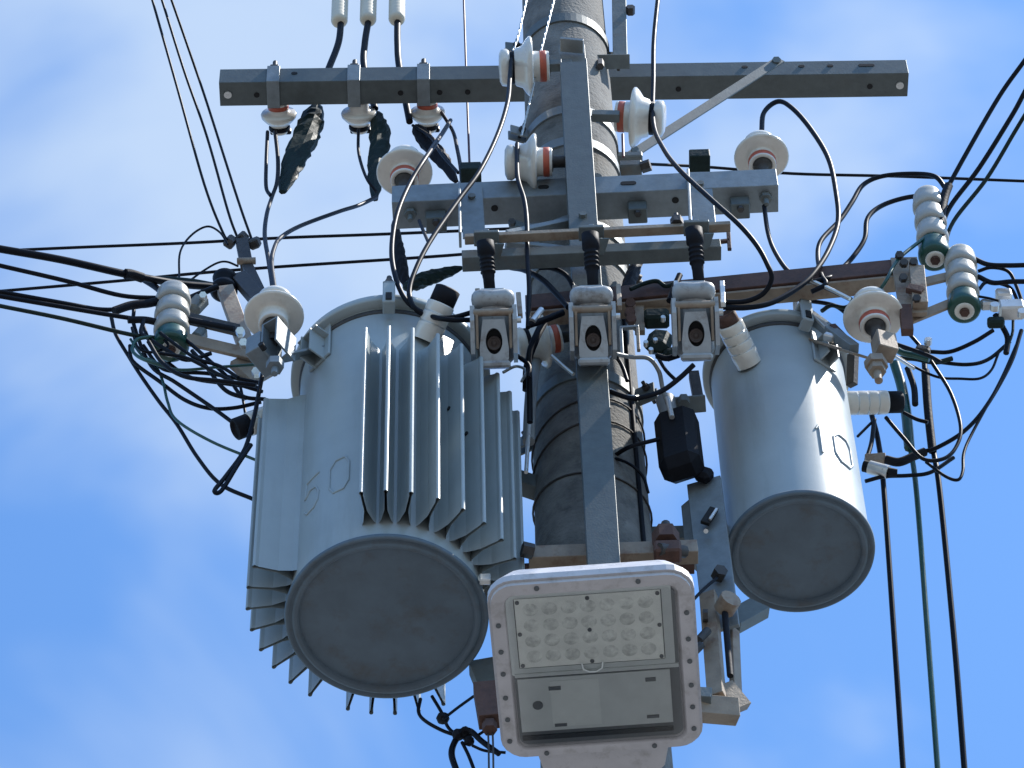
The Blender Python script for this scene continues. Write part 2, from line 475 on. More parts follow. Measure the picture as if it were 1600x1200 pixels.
# ================================================================== LOWER CLAMP ARMS
la = thing('lower_clamp_arm', at(950, 868, -.2), 'rust streaked steel clamp arm across the pole above the street lamp', 'bracket')
b = MB(); b.bar(at(826, 872, -.215), at(1090, 862, -.215), .055, .045, (0, -1, 0)); b.build('angle', 'rust_light', la)
b = MB(); b.bar(at(820, 893, -.16), at(1085, 884, -.16), .05, .012, (0, 0, -1)); b.build('lower_flange', 'rusty', la)
b = MB(); p = at(833, 862, -.25); b.hexa(p, p + V((-.03, -.01, 0)), .022); build_split(b, 'bolt', 'dark_steel', la)
bo = thing('clamp_bolt', at(1040, 860, -.25), 'dark rusty upright bolt with big nut beside the small transformer', 'bolt')
b = MB(); b.cyl(at(1040, 818, -.26), at(1043, 870, -.26), .013, 10); b.build('stud', 'dark_steel', bo)
b = MB(); z0 = at(1041, 850, -.26); b.hexa(z0, z0 + V((0, 0, .05)), .038); b.box(T(at(1043, 862, -.27)), (.075, .05, .05), .006); b.build('nut', 'rusty', bo)
b = MB(); b.cyl(at(1030, 858, -.29), at(1070, 862, -.25), .018, 8); b.build('spacer', 'dark_steel', bo)

# ================================================================== TRANSFORMER TANKS
def digits(tank, cx, cy, Rr, theta, zc, ch_, h, w, r, mat_):
    """raised outline numeral on the curved wall; theta in degrees from the front towards +x"""
    G = {'0': [(-.5, -.18), (-.5, .30), (-.2, .5), (.3, .5), (.5, .30), (.5, -.28), (.25, -.5), (-.25, -.5), (-.5, -.28), (-.5, -.1)],
         '5': [(.5, .5), (-.4, .5), (-.5, .05), (-.1, .18), (.3, .12), (.5, -.1), (.45, -.35), (.2, -.5), (-.3, -.5), (-.5, -.35)],
         '1': [(-.18, .32), (.05, .5), (.05, -.5)]}
    pts = []
    src = G[ch_]
    for a, c in zip(src, src[1:]):
        for k in range(6):
            pts.append((a[0] + (c[0] - a[0]) * k / 6, a[1] + (c[1] - a[1]) * k / 6))
    pts.append(src[-1])
    P3 = []
    for u, v in pts:
        a = R(theta) + u * w / Rr
        P3.append(V((cx + Rr * math.sin(a), cy - Rr * math.cos(a), zc + v * h)))
    b = MB(); b.tube(P3, r, 6); return b.build('numeral', mat_, tank)

def tank_body(t, cx, cy, z0, Rr, H, mat_, lid_over=.02):
    M = T(cx, cy, z0)
    b = MB()
    b.lathe(M, [(Rr, .012), (Rr, .02), (Rr, H * .5), (Rr, H)], 96)
    b.build('wall', mat_, t)
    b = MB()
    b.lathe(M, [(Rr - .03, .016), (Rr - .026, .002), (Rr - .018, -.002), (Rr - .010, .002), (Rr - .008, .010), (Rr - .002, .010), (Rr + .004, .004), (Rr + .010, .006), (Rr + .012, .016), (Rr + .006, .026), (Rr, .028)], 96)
    b.build('bottom_rim', 'tank_bottom_shaded', t)
    b = MB(); b.lathe(M, [(0, .011), (Rr * .6, .012), (Rr - .02, .014)], 64); b.build('bottom_plate', 'tank_bottom_shaded', t)
    b = MB(); zz_ = H * .985; b.lathe(M, [(Rr + .0005, zz_ - .012), (Rr + .005, zz_ - .008), (Rr + .005, zz_ + .004), (Rr + .0005, zz_ + .008)], 96); b.build('lid_shade_ring', 'dark_steel', t)  # dark ring stands in for the shade below the lid's overhang
    l = MB()
    ro = Rr + lid_over
    l.lathe(M, [(Rr - .01, H), (ro - .004, H), (ro, H + .004), (ro, H + .026), (ro - .006, H + .034), (Rr * .6, H + .075), (0, H + .09)], 96)
    lid = l.build('lid', mat_, t)
    return lid
def lid_clamp(t, cx, cy, zl, Rr, th, mat_):
    M = T(cx, cy, zl) @ RZ(th) @ T(0, -Rr, 0)
    b = MB(); b.box(M @ T(0, -.030, -.005), (.036, .014, .11), .003); b.box(M @ T(0, -.012, .045), (.036, .05, .014), .003); b.box(M @ T(0, -.014, -.055), (.036, .045, .012), .003)
    o = b.build('lid_clamp', mat_, t)
    b = MB(); p = M @ V((0, -.020, .05)); b.cyl(p, p + V((0, 0, .045)), .008, 8); b.hexa(p + V((0, 0, .005)), p + V((0, 0, .02)), .015); b.build('clamp_bolt', 'dark_steel', o)
    b = MB(); b.box(M @ T(0, -.0385, -.035), (.018, .006, .036), .001); b.build('clamp_slot', 'hole', o)
    return o
def bushing(t, p0, p1, r, cap='black_matte', capfrac=.36, rings=3, mat_='porcelain', cr=.92):
    d = (p1 - p0); L = d.length; M = frame(p0, (1, .03, .1) if abs(d.normalized().x) < .8 else (0, 1, .1), d)
    L1 = L * (1 - capfrac); prof = [(r * .96, -.02)]
    for i in range(rings):
        a, c = L1 * i / rings, L1 * (i + 1) / rings
        prof += [(r * .975, a), (r * 1.0, a + (c - a) * .12), (r * 1.0, a + (c - a) * .88), (r * .975, c)]
    prof += [(r * .8, L1 + .001), (0, L1 + .002)]
    b = MB(); b.lathe(M, prof, 28); o = b.build('bushing', mat_, t)
    b = MB(); b.lathe(M, [(0, L1), (r * cr, L1), (r * cr, L), (r * cr * .8, L + .004), (r * cr * .75, L - .006), (0, L - .006)], 24); b.build('cap', cap, o)
    return o

# ---- large transformer with cooling fins
LC = at(604, 969, -.15); LR, LH = .266, 1.15
Lt = thing('pole_transformer', LC, 'large blue-grey finned transformer drum with raised 50, left of the pole', 'transformer')
tank_body(Lt, LC.x, LC.y, LC.z, LR, LH, 'tank_paint', .030)
FZ0, FZ1 = .083, .93
def fin(th, z0=FZ0, z1=FZ1, depth=.120, wb=.044, we=.0080):
    M = T(LC.x, LC.y, LC.z) @ RZ(th) @ T(0, -LR + .006, 0)
    be = .0060
    pr = [(-wb / 2, 0), (wb / 2, 0), (wb * .30, -.018), (we / 2, -depth * .45), (.0032, -depth + .010)]
    pr += [(be * math.cos(R(k)), -depth + be * math.sin(R(k))) for k in (0, -30, -60, -90, -120, -150, -180)]
    pr += [(-.0032, -depth + .010), (-we / 2, -depth * .45), (-wb * .30, -.018)]
    b = MB()
    n = len(pr)
    top = [(x, y) for x, y in pr]
    vs = [M @ V((x, y, z0 + .014 * y / depth)) for x, y in pr] + [M @ V((x, y, z1 - (.0 if y > -.05 else .055 * (-y / depth)))) for x, y in top]
    b.add(vs, [[n + i for i in range(n)]] + [(i, (i + 1) % n, n + (i + 1) % n, n + i) for i in range(1, n)])
    return b.build('cooling_fin', 'tank_paint', Lt)
for th in (-8, 2, 12.3, 23.6, 35, 46, 57, 68, 79): fin(th)
for th in (-68, -79, -90, -101, -112, -122.5, -133, -143.5): fin(th)
for th in (-161, -171, 179, 169, 158): fin(th)
for th, z in ((-68, .58), (35, .62), (46, .55)):
    M = T(LC.x, LC.y, LC.z) @ RZ(th) @ T(-.0045, -LR - .055, z) @ RY(90)
    b = MB(); b.cyl(M @ V((0, 0, -.003)), M @ V((0, 0, .001)), .007, 10); b.build('spot_hole', 'hole', Lt)
zc = at(534, 742, LC.y - LR * math.cos(R(28))).z
digits(Lt, LC.x, LC.y, LR + .0005, -28, zc, '0', .15, .062, .0034, 'tank_paint')
digits(Lt, LC.x, LC.y, LR + .0005, -50, zc, '5', .15, .062, .0034, 'tank_paint')
lid_clamp(Lt, LC.x, LC.y, LC.z + LH, LR + .025, 1.5, 'tank_paint')
lid_clamp(Lt, LC.x, LC.y, LC.z + LH, LR + .025, -120, 'tank_paint')
bushing(Lt, at(668, 524, -.40), at(700, 452, -.50), .041, 'black_matte', .33, 3)
bushing(Lt, at(413, 654, -.2), at(368, 671, -.2), .036, 'black_matte', .45, 2)
# lifting lug
Ml = T(LC.x, LC.y, LC.z) @ RZ(-47)
b = MB(); zl = at(485, 545, LC.y - .2).z - LC.z
b.box(Ml @ T(0, -LR - .026, zl + .05), (.085, .06, .006), .001); b.box(Ml @ T(-.02, -LR - .028, zl), (.006, .064, .11), .001); b.box(Ml @ T(.02, -LR - .028, zl), (.006, .064, .11), .001); b.box(Ml @ T(0, -LR - .003, zl + .05), (.09, .008, .20), .002)
b.build('lifting_lug', 'tank_paint', Lt)
b = MB(); b.box(T(at(758, 905, LC.y - .12)), (.03, .02, .03), .003); b.build('earth_terminal', 'aluminium', Lt)

# ---- small transformer
SCc = at(1251, 866, .0); SR, SH = .201, .905
St = thing('pole_transformer', SCc, 'small smooth blue-grey transformer drum with raised 10, right of the pole', 'transformer')
tank_body(St, SCc.x, SCc.y, SCc.z, SR, SH, 'tank_paint_small', .024)
zc = at(1311, 704, SCc.y - SR * math.cos(R(45))).z
digits(St, SCc.x, SCc.y, SR + .0005, 46, zc, '0', .14, .07, .0042, 'tank_paint_small')
digits(St, SCc.x, SCc.y, SR + .0005, 22, zc, '1', .14, .05, .0042, 'tank_paint_small')
lid_clamp(St, SCc.x, SCc.y, SCc.z + SH, SR + .019, 20, 'tank_paint_small')
bushing(St, at(1166, 560, -.19), at(1133, 491, -.32), .040, 'rusty', .22, 4, cr=.8)
bushing(St, at(1322, 630, .07), at(1408, 628, .09), .037, 'black_matte', .26, 4)
Ml = T(SCc.x, SCc.y, SCc.z) @ RZ(38)
zl = at(1285, 550, SCc.y - .15).z - SCc.z
b = MB(); b.box(Ml @ T(0, -SR - .022, zl), (.07, .052, .006), .001); b.box(Ml @ T(-.018, -SR - .022, zl - .04), (.006, .052, .08), .001); b.box(Ml @ T(.018, -SR - .022, zl - .04), (.006, .052, .08), .001); b.box(Ml @ T(0, -SR - .003, zl), (.08, .008, .18), .002)
b.build('lifting_lug', 'tank_paint_small', St)

# hanger frames behind the tanks
hg = thing('hanger_plate', at(1110, 850, -.05), 'grey slotted steel hanger plate holding the small transformer to the pole', 'bracket')
b = MB(); b.bar(at(1100, 752, -.09), at(1128, 985, -.09), .10, .012, (-.3, -1, 0)); b.build('plate', 'galvanised', hg)
b = MB(); b.bar(at(1083, 790, -.05), at(1092, 880, -.05), .05, .05, (-1, -1, 0)); b.build('flange', 'galvanised', hg)
b = MB(); b.bar(at(1101, 818, -.115), at(1116, 795, -.115), .026, .012, (0, -1, -.2)); b.build('slot', 'hole', hg)
b = MB(); b.bar(at(1109, 812, -.125), at(1120, 795, -.125), .008, .008, (0, -1, -.2)); b.cyl(at(1103, 830, -.11), at(1103, 830, -.125), .007, 8); build_split(b, 'slot_bolt', 'aluminium', hg)
b = MB(); b.bar(at(1112, 850, -.08), at(1126, 872, -.06), .04, .03, (0, -1, 0)); b.build('seat', 'galvanised', hg)
b = MB(); p = at(1121, 902, -.11); b.hexa(p, p + V((.01, -.03, -.005)), .02); build_split(b, 'bolt', 'dark_steel', hg)

fr = thing('lower_bracket_frame', at(1130, 1040, -.1), 'sunlit weathered steel bracket frame below the small transformer', 'bracket')
b = MB(); b.bar(at(1107, 930, -.10), at(1120, 1090, -.10), .045, .03, (-.4, -1, 0)); b.build('upright', 'rust_light', fr)
b = MB(); b.bar(at(1146, 985, -.06), at(1150, 1085, -.06), .03, .02, (1, -1, 0)); b.build('outer_upright', 'rust_light', fr)
b = MB(); b.bar(at(1130, 1072, -.09), at(1160, 1108, -.06), .055, .03, (0, -1, .3)); b.build('gusset', 'rust_light', fr)
b = MB(); b.bar(at(1070, 1105, -.11), at(1152, 1112, -.08), .06, .05, (0, -1, -.3)); b.build('foot', 'rust_light', fr)
b = MB(); b.bar(at(1075, 1086, -.13), at(1112, 1088, -.13), .04, .03, (0, -1, 0)); b.build('foot_flange', 'galvanised_dull', fr)
b = MB(); b.cyl(at(1132, 950, -.14), at(1141, 1056, -.14), .009, 8); b.build('rod', 'black_matte', fr)
b = MB(); p = at(1131, 953, -.13); b.cyl(p, p + V((.02, -.04, .0)), .03, 12); b.build('clevis', 'rust_light', fr)
b = MB(); b.bar(at(1140, 975, -.05), at(1186, 950, -.02), .07, .035, (0, -1, 0)); b.build('tank_foot', 'galvanised_dull', fr)
b = MB(); p = at(1092, 1000, -.14); b.cyl(p, at(1106, 985, -.14), .012, 8); b.hexa(at(1086, 1018, -.14), at(1096, 1008, -.14), .012); build_split(b, 'bolt', 'dark_steel', fr)
b = MB(); b.hexa(at(1098, 962, -.13), at(1106, 962, -.13), .018); b.build('edge_nut', 'dark_steel', fr)

lh = thing('hanger_box', at(755, 1090, -.1), 'dark rusty hanger bracket below the large transformer beside the street lamp', 'bracket')
b = MB(); b.bar(at(752, 1040, .05), at(770, 1085, .05), .07, .05, (0, -1, 0)); b.build('upper_plate', 'galvanised_dull', lh)
b = MB(); b.bar(at(757, 1075, -.13), at(766, 1128, -.13), .06, .05, (0, -1, 0)); b.build('lower_plate', 'rusty', lh)
b = MB(); p = at(765, 1130, -.13); b.hexa(p, p + V((0, 0, -.03)), .02); build_split(b, 'bolt', 'rusty', lh)
for i, (x0, x1) in enumerate(((762, 765), (769, 772))):
    b = MB(); b.tube([at(x0, 1125, -.12), at((x0 + x1) / 2, 1165, -.12), at(x1, 1290, -.12)], .0028, 6)
    tag(b.build('thin_rod', 'dark_steel'), ('left' if i == 0 else 'right') + ' of two thin vertical rods hanging left of the street lamp', 'rod', 'thin rods by the lamp')
# ================================================================== PIN INSULATORS
def pin_ins(base, axis, label, group, s=1.0, red=True, xref=(1, .1, .1), pin=.05, tie=True, matp='porcelain'):
    t = thing('pin_insulator', base, label, 'insulator', group)
    M = frame(base, xref, axis) @ Matrix.Scale(s, 4)
    b = MB()
    b.lathe(M, [(.030, .006), (.034, .0), (.043, 0), (.045, .003), (.045, .030), (.046, .046), (.058, .050), (.084, .048), (.090, .052), (.090, .058), (.080, .068), (.062, .080), (.056, .098), (.046, .104), (.044, .112), (.052, .119), (.056, .126), (.054, .140), (.04, .147), (0, .149)], 40)
    b.build('body', matp, t)
    if red:
        b = MB(); b.lathe(M, [(.0448, .008), (.0462, .009), (.0462, .027), (.0448, .028)], 40); b.build('red_band', 'red_band', t)
    b = MB(); b.lathe(M, [(.018, -pin), (.018, -.004), (.031, -.002), (.031, .006), (0, .006)], 16); b.build('pin', 'dark_steel', t)
    if tie:
        b = MB()
        for k in range(3):
            z = .105 + .004 * k
            b.tube([M @ V((.0475 * math.cos(a), .0475 * math.sin(a), z)) for a in [i * math.tau / 24 for i in range(25)]], .0032 * s, 6)
        b.build('tie_wire', 'black_rubber', t)
    return t
Z = V((0, 0, 1))
def side_ins(pb, ph, Y, label):
    A, B = at(*pb, Y), at(*ph, Y); return pin_ins(A, B - A, label, 'red banded insulators along the pole', (B - A).length / .149, xref=(0, 1, .1))
side_ins((858, 103), (779, 106), -.26, 'white red-banded insulator lying sideways left of the channel top')
side_ins((863, 253), (788, 254), -.31, 'white red-banded insulator lying sideways just above the short crossarm')
side_ins((962, 182), (1040, 186), -.23, 'white red-banded insulator lying sideways right of the channel')
side_ins((875, 528), (805, 540), -.24, 'white red-banded insulator half hidden between two fuse cutouts')
for n_, a, c, Y, lab in (('stub', (853, 103), (893, 102), -.27, 'steel stub holding the topmost sideways insulator to the channel'), ('stub', (860, 253), (897, 252), -.30, 'steel stub holding the lower sideways insulator to the channel'), ('stub', (968, 182), (925, 181), -.26, 'steel stub holding the sideways insulator right of the channel')):
    b = MB(); b.bar(at(*a, Y), at(*c, Y), .03, .03, (0, -1, 0)); tag(b.build('insulator_stub', 'galvanised_dull'), lab, 'stub', 'insulator stubs')
def up_ins(pc, Y, label, s=1.0, red=True):
    """upright insulator whose shed's rim is centred on image point pc"""
    c = at(*pc, Y); return pin_ins(c - Z * .05 * s, Z, label, 'upright disc insulators', s, red, pin=.09)
up_ins((632, 271), -.19, 'white disc insulator standing on the left end of the short crossarm', 1.0)
up_ins((1190, 247), -.19, 'white disc insulator standing on the right end of the short crossarm', .98)
up_ins((428, 495), -.40, 'white disc insulator on a bracket beside the large transformer lid', .98, False)
up_ins((1365, 497), -.31, 'white disc insulator on a sunlit bracket beside the small transformer lid', 1.0)

# brackets for the two lower disc insulators
bk = thing('insulator_bracket', at(425, 545, -.4), 'grey folded steel bracket holding the disc insulator beside the large transformer', 'bracket')
c = at(424, 543, -.40)
b = MB(); b.box(T(c) @ RZ(-32), (.006, .095, .12), .001); b.box(T(c) @ RZ(-32) @ T(.05, 0, 0), (.006, .095, .12), .001); b.box(T(c) @ RZ(-32) @ T(.025, 0, .06), (.056, .095, .006), .001); b.box(T(c) @ RZ(-32) @ T(-.03, -.0, -.01), (.05, .10, .085), .002)
b.build('folded_plate', 'galvanised', bk)
b = MB(); b.bar(at(440, 560, -.39), at(500, 548, -.33), .06, .008, (0, -.3, 1)); b.build('arm', 'galvanised', bk)
b = MB(); p = at(430, 566, -.43); b.hexa(p, p - Z * .03, .026); b.cyl(p, p - Z * .06, .010, 8); b.build('nut', 'galvanised', bk)
b = MB(); p = at(407, 537, -.47); b.cyl(p + V((.01, .02, 0)), p, .009, 10); b.build('bolt_hole', 'hole', bk)

bk = thing('insulator_bracket', at(1370, 550, -.2), 'sunlit beige steel bracket holding the disc insulator beside the small transformer', 'bracket')
b = MB(); b.box(T(at(1382, 541, -.33)) @ RZ(20), (.06, .055, .085), .003); build_split(b, 'block', 'rust_light', bk)
b = MB(); b.bar(at(1275, 533, -.17), at(1345, 556, -.28), .055, .008, (0, -.4, 1)); b.build('lower_arm', 'rust_light', bk)
b = MB(); b.bar(at(1256, 487, -.19), at(1335, 545, -.27), .03, .03, (0, -1, .4)); b.build('upper_arm', 'galvanised', bk)
b = MB(); b.bar(at(1300, 510, -.24), at(1318, 528, -.24), .02, .02, (0, -1, .4)); b.build('cross_bolt', 'rusty', bk)
b = MB(); b.bar(at(1333, 553, -.14), at(1331, 602, -.10), .022, .03, (1, -1, 0)); b.build('drop_leg', 'dark_steel', bk)
b = MB(); p = at(1368, 565, -.32); b.hexa(p, p - Z * .03, .034); b.hexa(p - Z * .03, p - Z * .055, .026); b.cyl(p - Z * .05, p - Z * .10, .012, 10); b.build('nut', 'rust_light', bk)
b = MB(); b.bar(at(1247, 470, -.19), at(1249, 500, -.19), .03, .02, (1, -1, 0)); b.build('clip', 'aluminium', bk)

# ================================================================== HANGING INSULATORS UNDER THE LONG ARM
labs = ('leftmost', 'middle', 'rightmost')
for i, (xs, xi) in enumerate(((426, 432), (552, 558), (661, 666))):
    u = uu(xs)
    st = thing('arm_strap', UM @ V((u, 0, -.04)), labs[i] + ' of three steel straps with upright stud on the long crossarm', 'strap', 'straps on the long crossarm')
    b = MB()
    b.box(UM @ T(u, -.0525, 0), (.045, .006, .110), .001); b.box(UM @ T(u, .0525, 0), (.045, .006, .110), .001)
    b.box(UM @ T(u, 0, -.0535), (.045, .110, .006), .001); b.box(UM @ T(u, 0, .0535), (.045, .110, .006), .001)
    b.build('strap', 'galvanised', st)
    p = UM @ V((u, -.01, .056)); b = MB(); b.hexa(p, p + Z * .05, .026); b.cyl(p, p + Z * .105, .009, 8); b.build('stud', 'dark_steel', st)
    p = UM @ V((uu(xi), .055, -.016))
    t = thing('hanging_insulator', p, labs[i] + ' of three white insulators hanging under the long crossarm', 'insulator', 'hanging insulators under the long crossarm')
    M = frame(p, (1, 0, 0), (0, 1, -.12))
    b = MB(); b.lathe(M, [(.0, -.002), (.030, -.001), (.036, .004), (.036, .030), (.045, .036), (.060, .038), (.064, .044), (.062, .056), (.050, .070), (.036, .084), (.030, .092), (.030, .100), (.034, .108), (.030, .116), (0, .118)], 36); b.build('body', 'porcelain', t)
    b = MB(); b.lathe(M, [(.0355, .006), (.037, .007), (.037, .022), (.0355, .023)], 36)
    if i != 1: b.build('red_band', 'red_band', t)
    b = MB()
    for k in range(3): b.tube([M @ V((.034 * math.cos(a), .034 * math.sin(a), .093 + .004 * k)) for a in [q * math.tau / 20 for q in range(21)]], .0045, 6)
    b.box(M @ T(.004, .0, .112), (.075, .03, .016), .004); b.build('tie', 'black_rubber', t)

# dark ragged insulating covers
def ragged(name, label, pts, rmax, mat_, seed, flat=.6):
    rnd = random.Random(seed); b = MB(); L = len(pts); n = 14
    sp = spline(pts, 7); vs = []; fs = []
    for i, p in enumerate(sp):
        t = (sp[min(i + 1, len(sp) - 1)] - sp[max(i - 1, 0)]).normalized()
        x = (rt - t * rt.dot(t)).normalized(); y = t.cross(x)
        f = i / (len(sp) - 1); prof = (.28 + .72 * math.sin(math.pi * min(1, f * 1.02) ** .8) ** .7) * rmax
        for k in range(n):
            rr = prof * (1 + rnd.uniform(-.16, .18))
            a = math.tau * k / n; vs.append(p + x * math.cos(a) * rr + y * math.sin(a) * rr * flat)
    for i in range(len(sp) - 1):
        for k in range(n):
            j = (k + 1) % n; fs.append((i * n + k, i * n + j, (i + 1) * n + j, (i + 1) * n + k))
    b.add(vs, fs, False); b.add(vs[:n], [list(range(n))]); b.add(vs[-n:], [list(range(n))])
    return tag(b.build(name, mat_), label, 'cover', 'ragged dark insulating covers')
def spline(P, k=6):
    P = [2 * P[0] - P[1]] + list(P) + [2 * P[-1] - P[-2]]; o = []
    for i in range(1, len(P) - 2):
        a, b_, c, d = P[i - 1:i + 3]
        for q in range(k):
            t = q / k
            o.append(.5 * ((2 * b_) + (c - a) * t + (2 * a - 5 * b_ + 4 * c - d) * t * t + (3 * b_ - a - 3 * c + d) * t ** 3))
    o.append(P[-2]); return o
ragged('cable_cover', 'ragged dark green cable cover hanging below the long crossarm by the leftmost insulator', [at(494, 164, .36), at(484, 200, .36), at(462, 250, .34), at(441, 300, .32)], .048, 'green_dark', 1)
ragged('cable_cover', 'ragged dark cable cover hanging below the middle insulator of the long crossarm', [at(588, 175, .36), at(594, 215, .36), at(588, 262, .34), at(586, 312, .30)], .036, 'green_dark', 2)
ragged('cable_cover', 'ragged dark cable cover below the rightmost insulator of the long crossarm', [at(650, 196, .36), at(668, 222, .36), at(690, 248, .34), at(712, 284, .30)], .034, 'black_matte', 3)
ragged('cable_cover', 'ragged dark cover left of the fuse cutouts, behind the big wire loops', [at(616, 345, .0), at(622, 390, .0), at(630, 430, .0), at(640, 458, .0)], .020, 'black_matte', 4)
ragged('cable_cover', 'dark green tapering cover above the large transformer bushing', [at(632, 452, -.02), at(655, 440, -.02), at(690, 428, -.02), at(722, 418, -.02)], .030, 'green_dark', 5)
ragged('cable_cover', 'thick black cover slanting between the middle and right fuse cutouts', [at(1002, 398, -.12), at(988, 430, -.14), at(976, 462, -.16), at(968, 484, -.18)], .020, 'black_matte', 6, .9)

# ================================================================== CABLE TERMINATIONS AT THE TOP
for i, (xb, yb, pts) in enumerate(((531, 36, [(533, 30), (529, 66), (514, 106), (496, 150)]), (576, 34, [(576, 30), (570, 68), (569, 106), (586, 170)]), (621, 33, [(621, 30), (621, 68), (624, 106), (640, 190)]))):
    Y = .34
    t = thing('cable_termination', at(xb, yb, Y), labs[i] + ' of three white cable terminations at the top edge with its black cable', 'cable end', 'cable terminations')
    p0, p1 = at(xb - 1, yb, Y), at(xb - 2, yb, Y) + Z * 1.1
    M = frame(p0, (1, 0, 0), p1 - p0); prof = [(0, 0), (.022, .001), (.029, .012)]
    for k in range(40): prof += [(.0312, .02 + k * .024), (.0296, .034 + k * .024), (.0312, .0435 + k * .024)]
    prof += [(.02, 1.0), (0, 1.0)]
    b = MB(); b.lathe(M, prof, 28); b.build('sleeve', 'cream_sleeve', t)
    b = MB(); b.tube(spline([at(x, y, Y + .005) for x, y in pts], 8), .0125, 12); b.build('cable', 'black_rubber', t)

# ================================================================== FUSE CUTOUTS
DCAM = (CAM - at(930, 520, -.4)).normalized()
def cutout(pc, Y, label, lean):
    """box cutout: pc is the image centre of the fuse hole"""
    c = at(*pc, Y)
    t = thing('fuse_cutout', c, label, 'fuse cutout', 'fuse cutouts in front of the pole')
    zf_ = V((lean, -.64, -.77)).normalized()          # the lid faces forward and down
    M = frame(c, (1, 0, 0), zf_)                         # local z out of the lid, local y runs up-forward in the picture
    if (M.to_3x3() @ V((0, 1, 0))).z < 0: M = M @ RZ(180)
    M = M @ Matrix.Scale(1.02, 4)
    poly = [(-.040, -.062), (.040, -.062), (.041, -.02), (.031, .062), (-.031, .062), (-.041, -.02)]
    n = 28; outer = []; inner = []
    for i in range(n):
        a = math.tau * i / n; ex, ey = .0235 * math.cos(a), .037 * math.sin(a); inner.append((ex, ey))
        # cast the ray on to the outline
        best = None
        for q in range(len(poly)):
            (x0, y0), (x1, y1) = poly[q], poly[(q + 1) % len(poly)]
            dxx, dyy = x1 - x0, y1 - y0; den = math.cos(a) * dyy - math.sin(a) * dxx
            if abs(den) < 1e-9: continue
            k = (x0 * dyy - y0 * dxx) / den; u_ = (x0 * math.sin(a) - y0 * math.cos(a)) / den
            if k > 0 and -1e-6 <= u_ <= 1 + 1e-6 and (best is None or k < best): best = k
        outer.append((best * math.cos(a), best * math.sin(a)))
    b = MB(); b.frame_ring(M, outer, inner, -.020, .0); b.build('lid', 'porcelain_grey', t)
    b = MB(); b.lathe(M @ T(0, -.004, -.03), [(.0, .012), (.006, .012), (.008, .008), (.014, .008), (.016, .012), (.020, .012), (.022, .0), (0, -.0)], 20); b.build('fuse_tube', 'fuse', t)
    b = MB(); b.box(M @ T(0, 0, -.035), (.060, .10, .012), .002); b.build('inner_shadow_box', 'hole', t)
    b = MB(); b.box(M @ T(0, -.066, -.012), (.090, .020, .045), .006); b.build('lower_lip', 'porcelain_grey', t)
    for sg in (-1, 1):
        b = MB(); b.prism(M @ T(sg * .060, .0, 0) @ RY(90), [(.07, -.055), (.0, -.035), (-.005, .06), (.02, .105), (.085, .10)], -.006, .006); b.build('side_cheek', 'porcelain_grey', t)
        b = MB(); b.box(M @ T(sg * .047, .03, -.02), (.008, .10, .03), .001); b.build('inner_spring', 'rust_light', t)
    b = MB(); b.cyl(M @ V((-.056, .083, -.014)), M @ V((.056, .083, -.014)), .011, 12); b.build('hinge_pin', 'rust_light', t)
    # porcelain housing behind and above
    b = MB(); b.box(M @ T(0, .05, -.115), (.108, .22, .11), .022); b.build('housing', 'porcelain_grey', t)
    b = MB(); b.lathe(M @ T(0, .128, -.075) @ RY(90), [(0, -.062), (.014, -.060), (.024, -.052), (.029, -.036), (.026, 0), (.029, .036), (.024, .052), (.014, .060), (0, .062)], 22); b.build('shoulder', 'porcelain_grey', t)
    p = M @ V((.064, .06, -.012)); b = MB(); b.cyl(p, p + M.to_3x3() @ V((.014, 0, 0)), .010, 10); b.build('side_bolt', 'aluminium', t)
    return M, t
cut = []
for pc, Y, lab, ln in (((772, 533), -.45, 'left fuse cutout, overlapping the fins of the large transformer', .0), ((927, 528), -.45, 'middle fuse cutout, in front of the upright channel', .0), ((1088, 521), -.44, 'right fuse cutout, overlapping the small transformer lid', .0)):
    cut.append(cutout(pc, Y, lab, ln))
# black ribbed boots
for i, (top, mid, bot) in enumerate((((758, 378), (762, 430), (767, 470)), ((922, 366), (925, 420), (928, 468)), ((1084, 358), (1088, 415), (1094, 460)))):
    Y = -.52
    A, Bm, C = at(*top, Y), at(*mid, Y), at(*bot, Y + .11)
    t = thing('cable_boot', C, ('left', 'middle', 'right')[i] + ' ribbed black rubber boot standing above a fuse cutout', 'boot', 'black boots above the fuse cutouts')
    d = (C - A); M = frame(A, (1, 0, 0), d); L = d.length; prof = [(0, 0), (.026, 0), (.026, L * .22), (.020, L * .24)]
    for k in range(4): z = L * (.28 + .07 * k); prof += [(.020, z), (.0225, z + .004), (.0225, z + L * .035), (.019, z + L * .04)]
    prof += [(.018, L * .6), (.017, L * .62), (.016, L), (0, L)]
    b = MB(); b.lathe(M, prof, 22); b.build('sleeve', 'black_matte', t)
